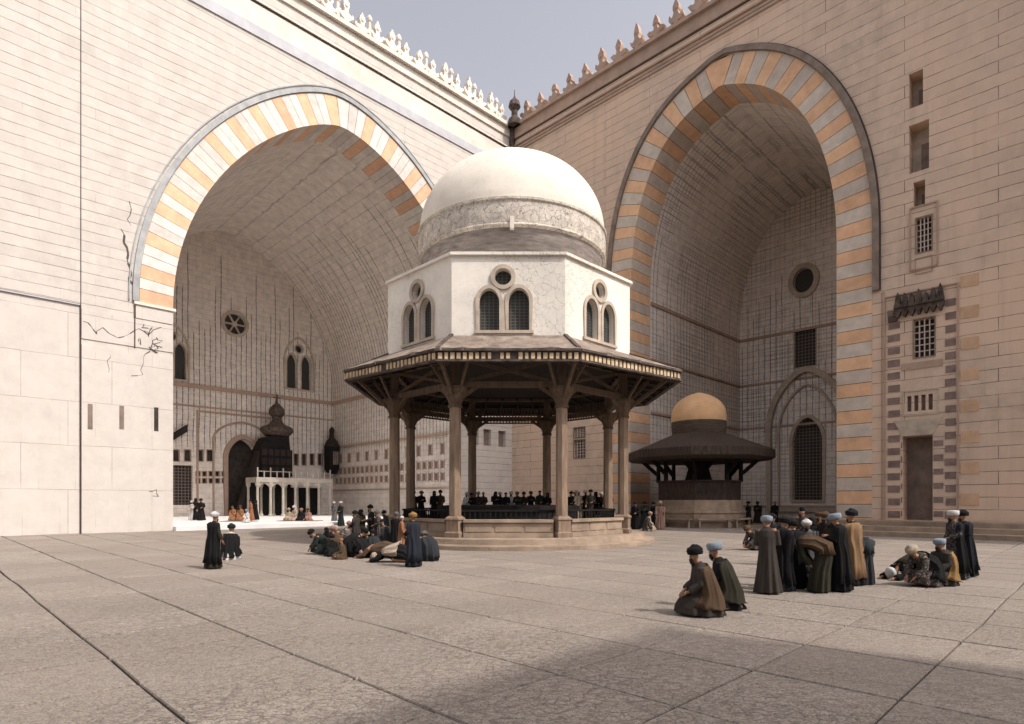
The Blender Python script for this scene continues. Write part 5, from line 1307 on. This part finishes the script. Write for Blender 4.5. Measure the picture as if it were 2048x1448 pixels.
# right crowd
person(1512, 1100, 1040, 'crouch', 200, 'speckle', 'turban', 'brown', 'crouching figure in patterned robe at the left end of the right crowd', cloak='speckle', group=GR)
person(1536, 1187, 1030, 'pray', 60, 'greybrown', 'flat', 'lightblue', 'tall grey-brown robed man in light blue turban at the left front of the right crowd', cloak=None, beard=False, group=GR)
person(1563, 1181, 1028, 'pray', 20, 'navy', 'turban', 'black', 'dark navy cloaked man with black turban, second from left at the front', cloak='black', group=GR)
person(1582, 1160, 1037, 'stand', 240, 'cream', 'flat', 'black', 'man with black round hat and beige striped coat in the right crowd', cloak='black', group=GR)
person(1607, 1128, 1014, 'stand', 190, 'greybrown', 'fez', 'black', 'man in a tall black fez at the back of the right crowd', group=GR)
person(1614, 1160, 1036, 'pray', 250, 'grey', 'turban', 'white', 'grey-robed man in a white turban in the middle of the right crowd', cloak='greybrown', group=GR)
person(1637, 1184, 1070, 'bow', 140, 'olive', 'turban', 'black', 'man bowing forward in brown jacket and olive skirt in the right crowd', cloak='brown', group=GR)
person(1655, 1150, 1020, 'stand', 200, 'black', 'turban', 'brown', 'black-cloaked man with brown turban behind the bowing man', cloak='black', group=GR)
person(1639, 1130, 1022, 'stand', 220, 'brown', 'flat', 'brown', 'brown-robed man half hidden behind the bowing man', group=GR)
person(1680, 1182, 1024, 'pray', 150, 'black', 'flat', 'lightblue', 'black-robed man in flat light blue turban right of the bowing man', cloak='black', group=GR)
person(1706, 1170, 1013, 'stand', 120, 'black', 'turban', 'navy', 'tall man in round dark turban and tan shawl at the right of the crowd', cloak='tan', group=GR)
person(1724, 1168, 1075, 'bow', 60, 'slate', 'turban', 'lightblue', 'bent figure in dark slate with light blue collar at the right end of the crowd', cloak='slate', group=GR)
person(1600, 1172, 1120, 'sit', 250, 'black', 'cap', 'black', 'small seated figure in black among the legs of the right crowd', group=GR)
person(1590, 1176, 1040, 'pray', 100, 'black', 'turban', 'black', 'black-robed man with his back turned, right of the navy cloaked man', cloak='black', group=GR)
person(1624, 1140, 1030, 'stand', 230, 'black', 'hood', 'black', 'hooded black figure at the back between the fez and the brown turban', cloak='black', group=GR)
person(1668, 1160, 1030, 'pray', 210, 'olive', 'turban', 'grey', 'olive-robed man with grey turban between the two tall black cloaks', cloak='black', group=GR)
person(1546, 1130, 1026, 'stand', 230, 'slate', 'turban', 'black', 'slate-robed man with black turban behind the tall grey-brown cloaked man', cloak='black', group=GR)
# kneeling pair
person(1400, 1230, 1100, 'kneel', 185, 'greybrown', 'turban', 'black', 'kneeling bearded man in black turban and brown cloak, front of the pair', cloak='brown', s=1.06)
person(1440, 1216, 1089, 'kneel', 165, 'black', 'flat', 'lightblue', 'kneeling man in light blue turban and dark robe, rear of the pair', cloak='olive', s=1.10)
# right edge
person(1818, 1158, 1095, 'prostrate', 185, 'black', 'turban', 'white', 'man bent to the ground in dark robe with white turban at the far right', cloak='olive', s=1.12, group=GR)
person(1852, 1172, 1100, 'crouch', 190, 'speckle', 'turban', 'cream', 'crouching man with cream turban between the bent man and the ochre-shawled one', cloak='black', s=1.05, group=GR)
person(1882, 1170, 1072, 'kneel', 200, 'greybrown', 'flat', 'lightblue', 'seated man with ochre shawl and blue and white turban at the far right', cloak='ochre', group=GR)
person(1914, 1158, 1018, 'stand', 180, 'silver', 'flat', 'white', 'standing man in black top, silvery skirt and white turban at the far right edge', cloak='black', group=GR)
person(1934, 1152, 1020, 'stand', 170, 'black', 'turban', 'black', 'black-cloaked man standing right of the silvery-skirted one', cloak='navy', group=GR)
# left hall
for px, fy, top, pose, face, robe, hat, hc_, lab in (
    (384, 1040, 1000, 'stand', 260, 'white', 'turban', 'white', 'white-robed man at the far left of the left hall'),
    (393, 1040, 992, 'stand', 250, 'black', 'hood', 'black', 'black hooded man next to the white-robed man in the left hall'),
    (403, 1041, 996, 'stand', 280, 'black', 'turban', 'black', 'black-robed man in black turban, third from the left in the left hall'),
    (466, 1041, 1008, 'kneel', 260, 'orange', 'cap', 'brown', 'orange-clad kneeling man before the dark niche, left one'),
    (481, 1041, 1008, 'kneel', 260, 'orange', 'turban', 'brown', 'orange-clad kneeling man before the dark niche, right one'),
    (493, 1045, 1018, 'kneel', 270, 'white', 'turban', 'lightblue', 'white-robed kneeling man with blue turban in front of the orange-clad men'),
    (503, 1041, 998, 'stand', 200, 'orange', 'turban', 'black', 'man with orange skirt and black top left of the white platform'),
    (512, 1040, 998, 'stand', 200, 'black', 'hood', 'black', 'black-clad figure beside the white platform\'s first column'),
    (578, 1041, 1015, 'sit', 260, 'cream', 'turban', 'cream', 'pale seated man at the left of those before the white platform'),
    (590, 1042, 1010, 'kneel', 240, 'cream', 'turban', 'white', 'cream-robed kneeling man, second of those before the white platform'),
    (603, 1042, 1012, 'sit', 270, 'black', 'turban', 'pink', 'black-robed seated man, third of those before the white platform'),
    (616, 1041, 1012, 'sit', 280, 'pink', 'turban', 'brown', 'pinkish seated man, rightmost of those before the white platform'),
    (669, 1042, 1003, 'stand', 250, 'grey', 'turban', 'white', 'grey-robed man in white turban by the right end of the white platform')):
    person(px, fy, top, pose, face, robe, hat, hc_, lab, z0=.285, group=GH)
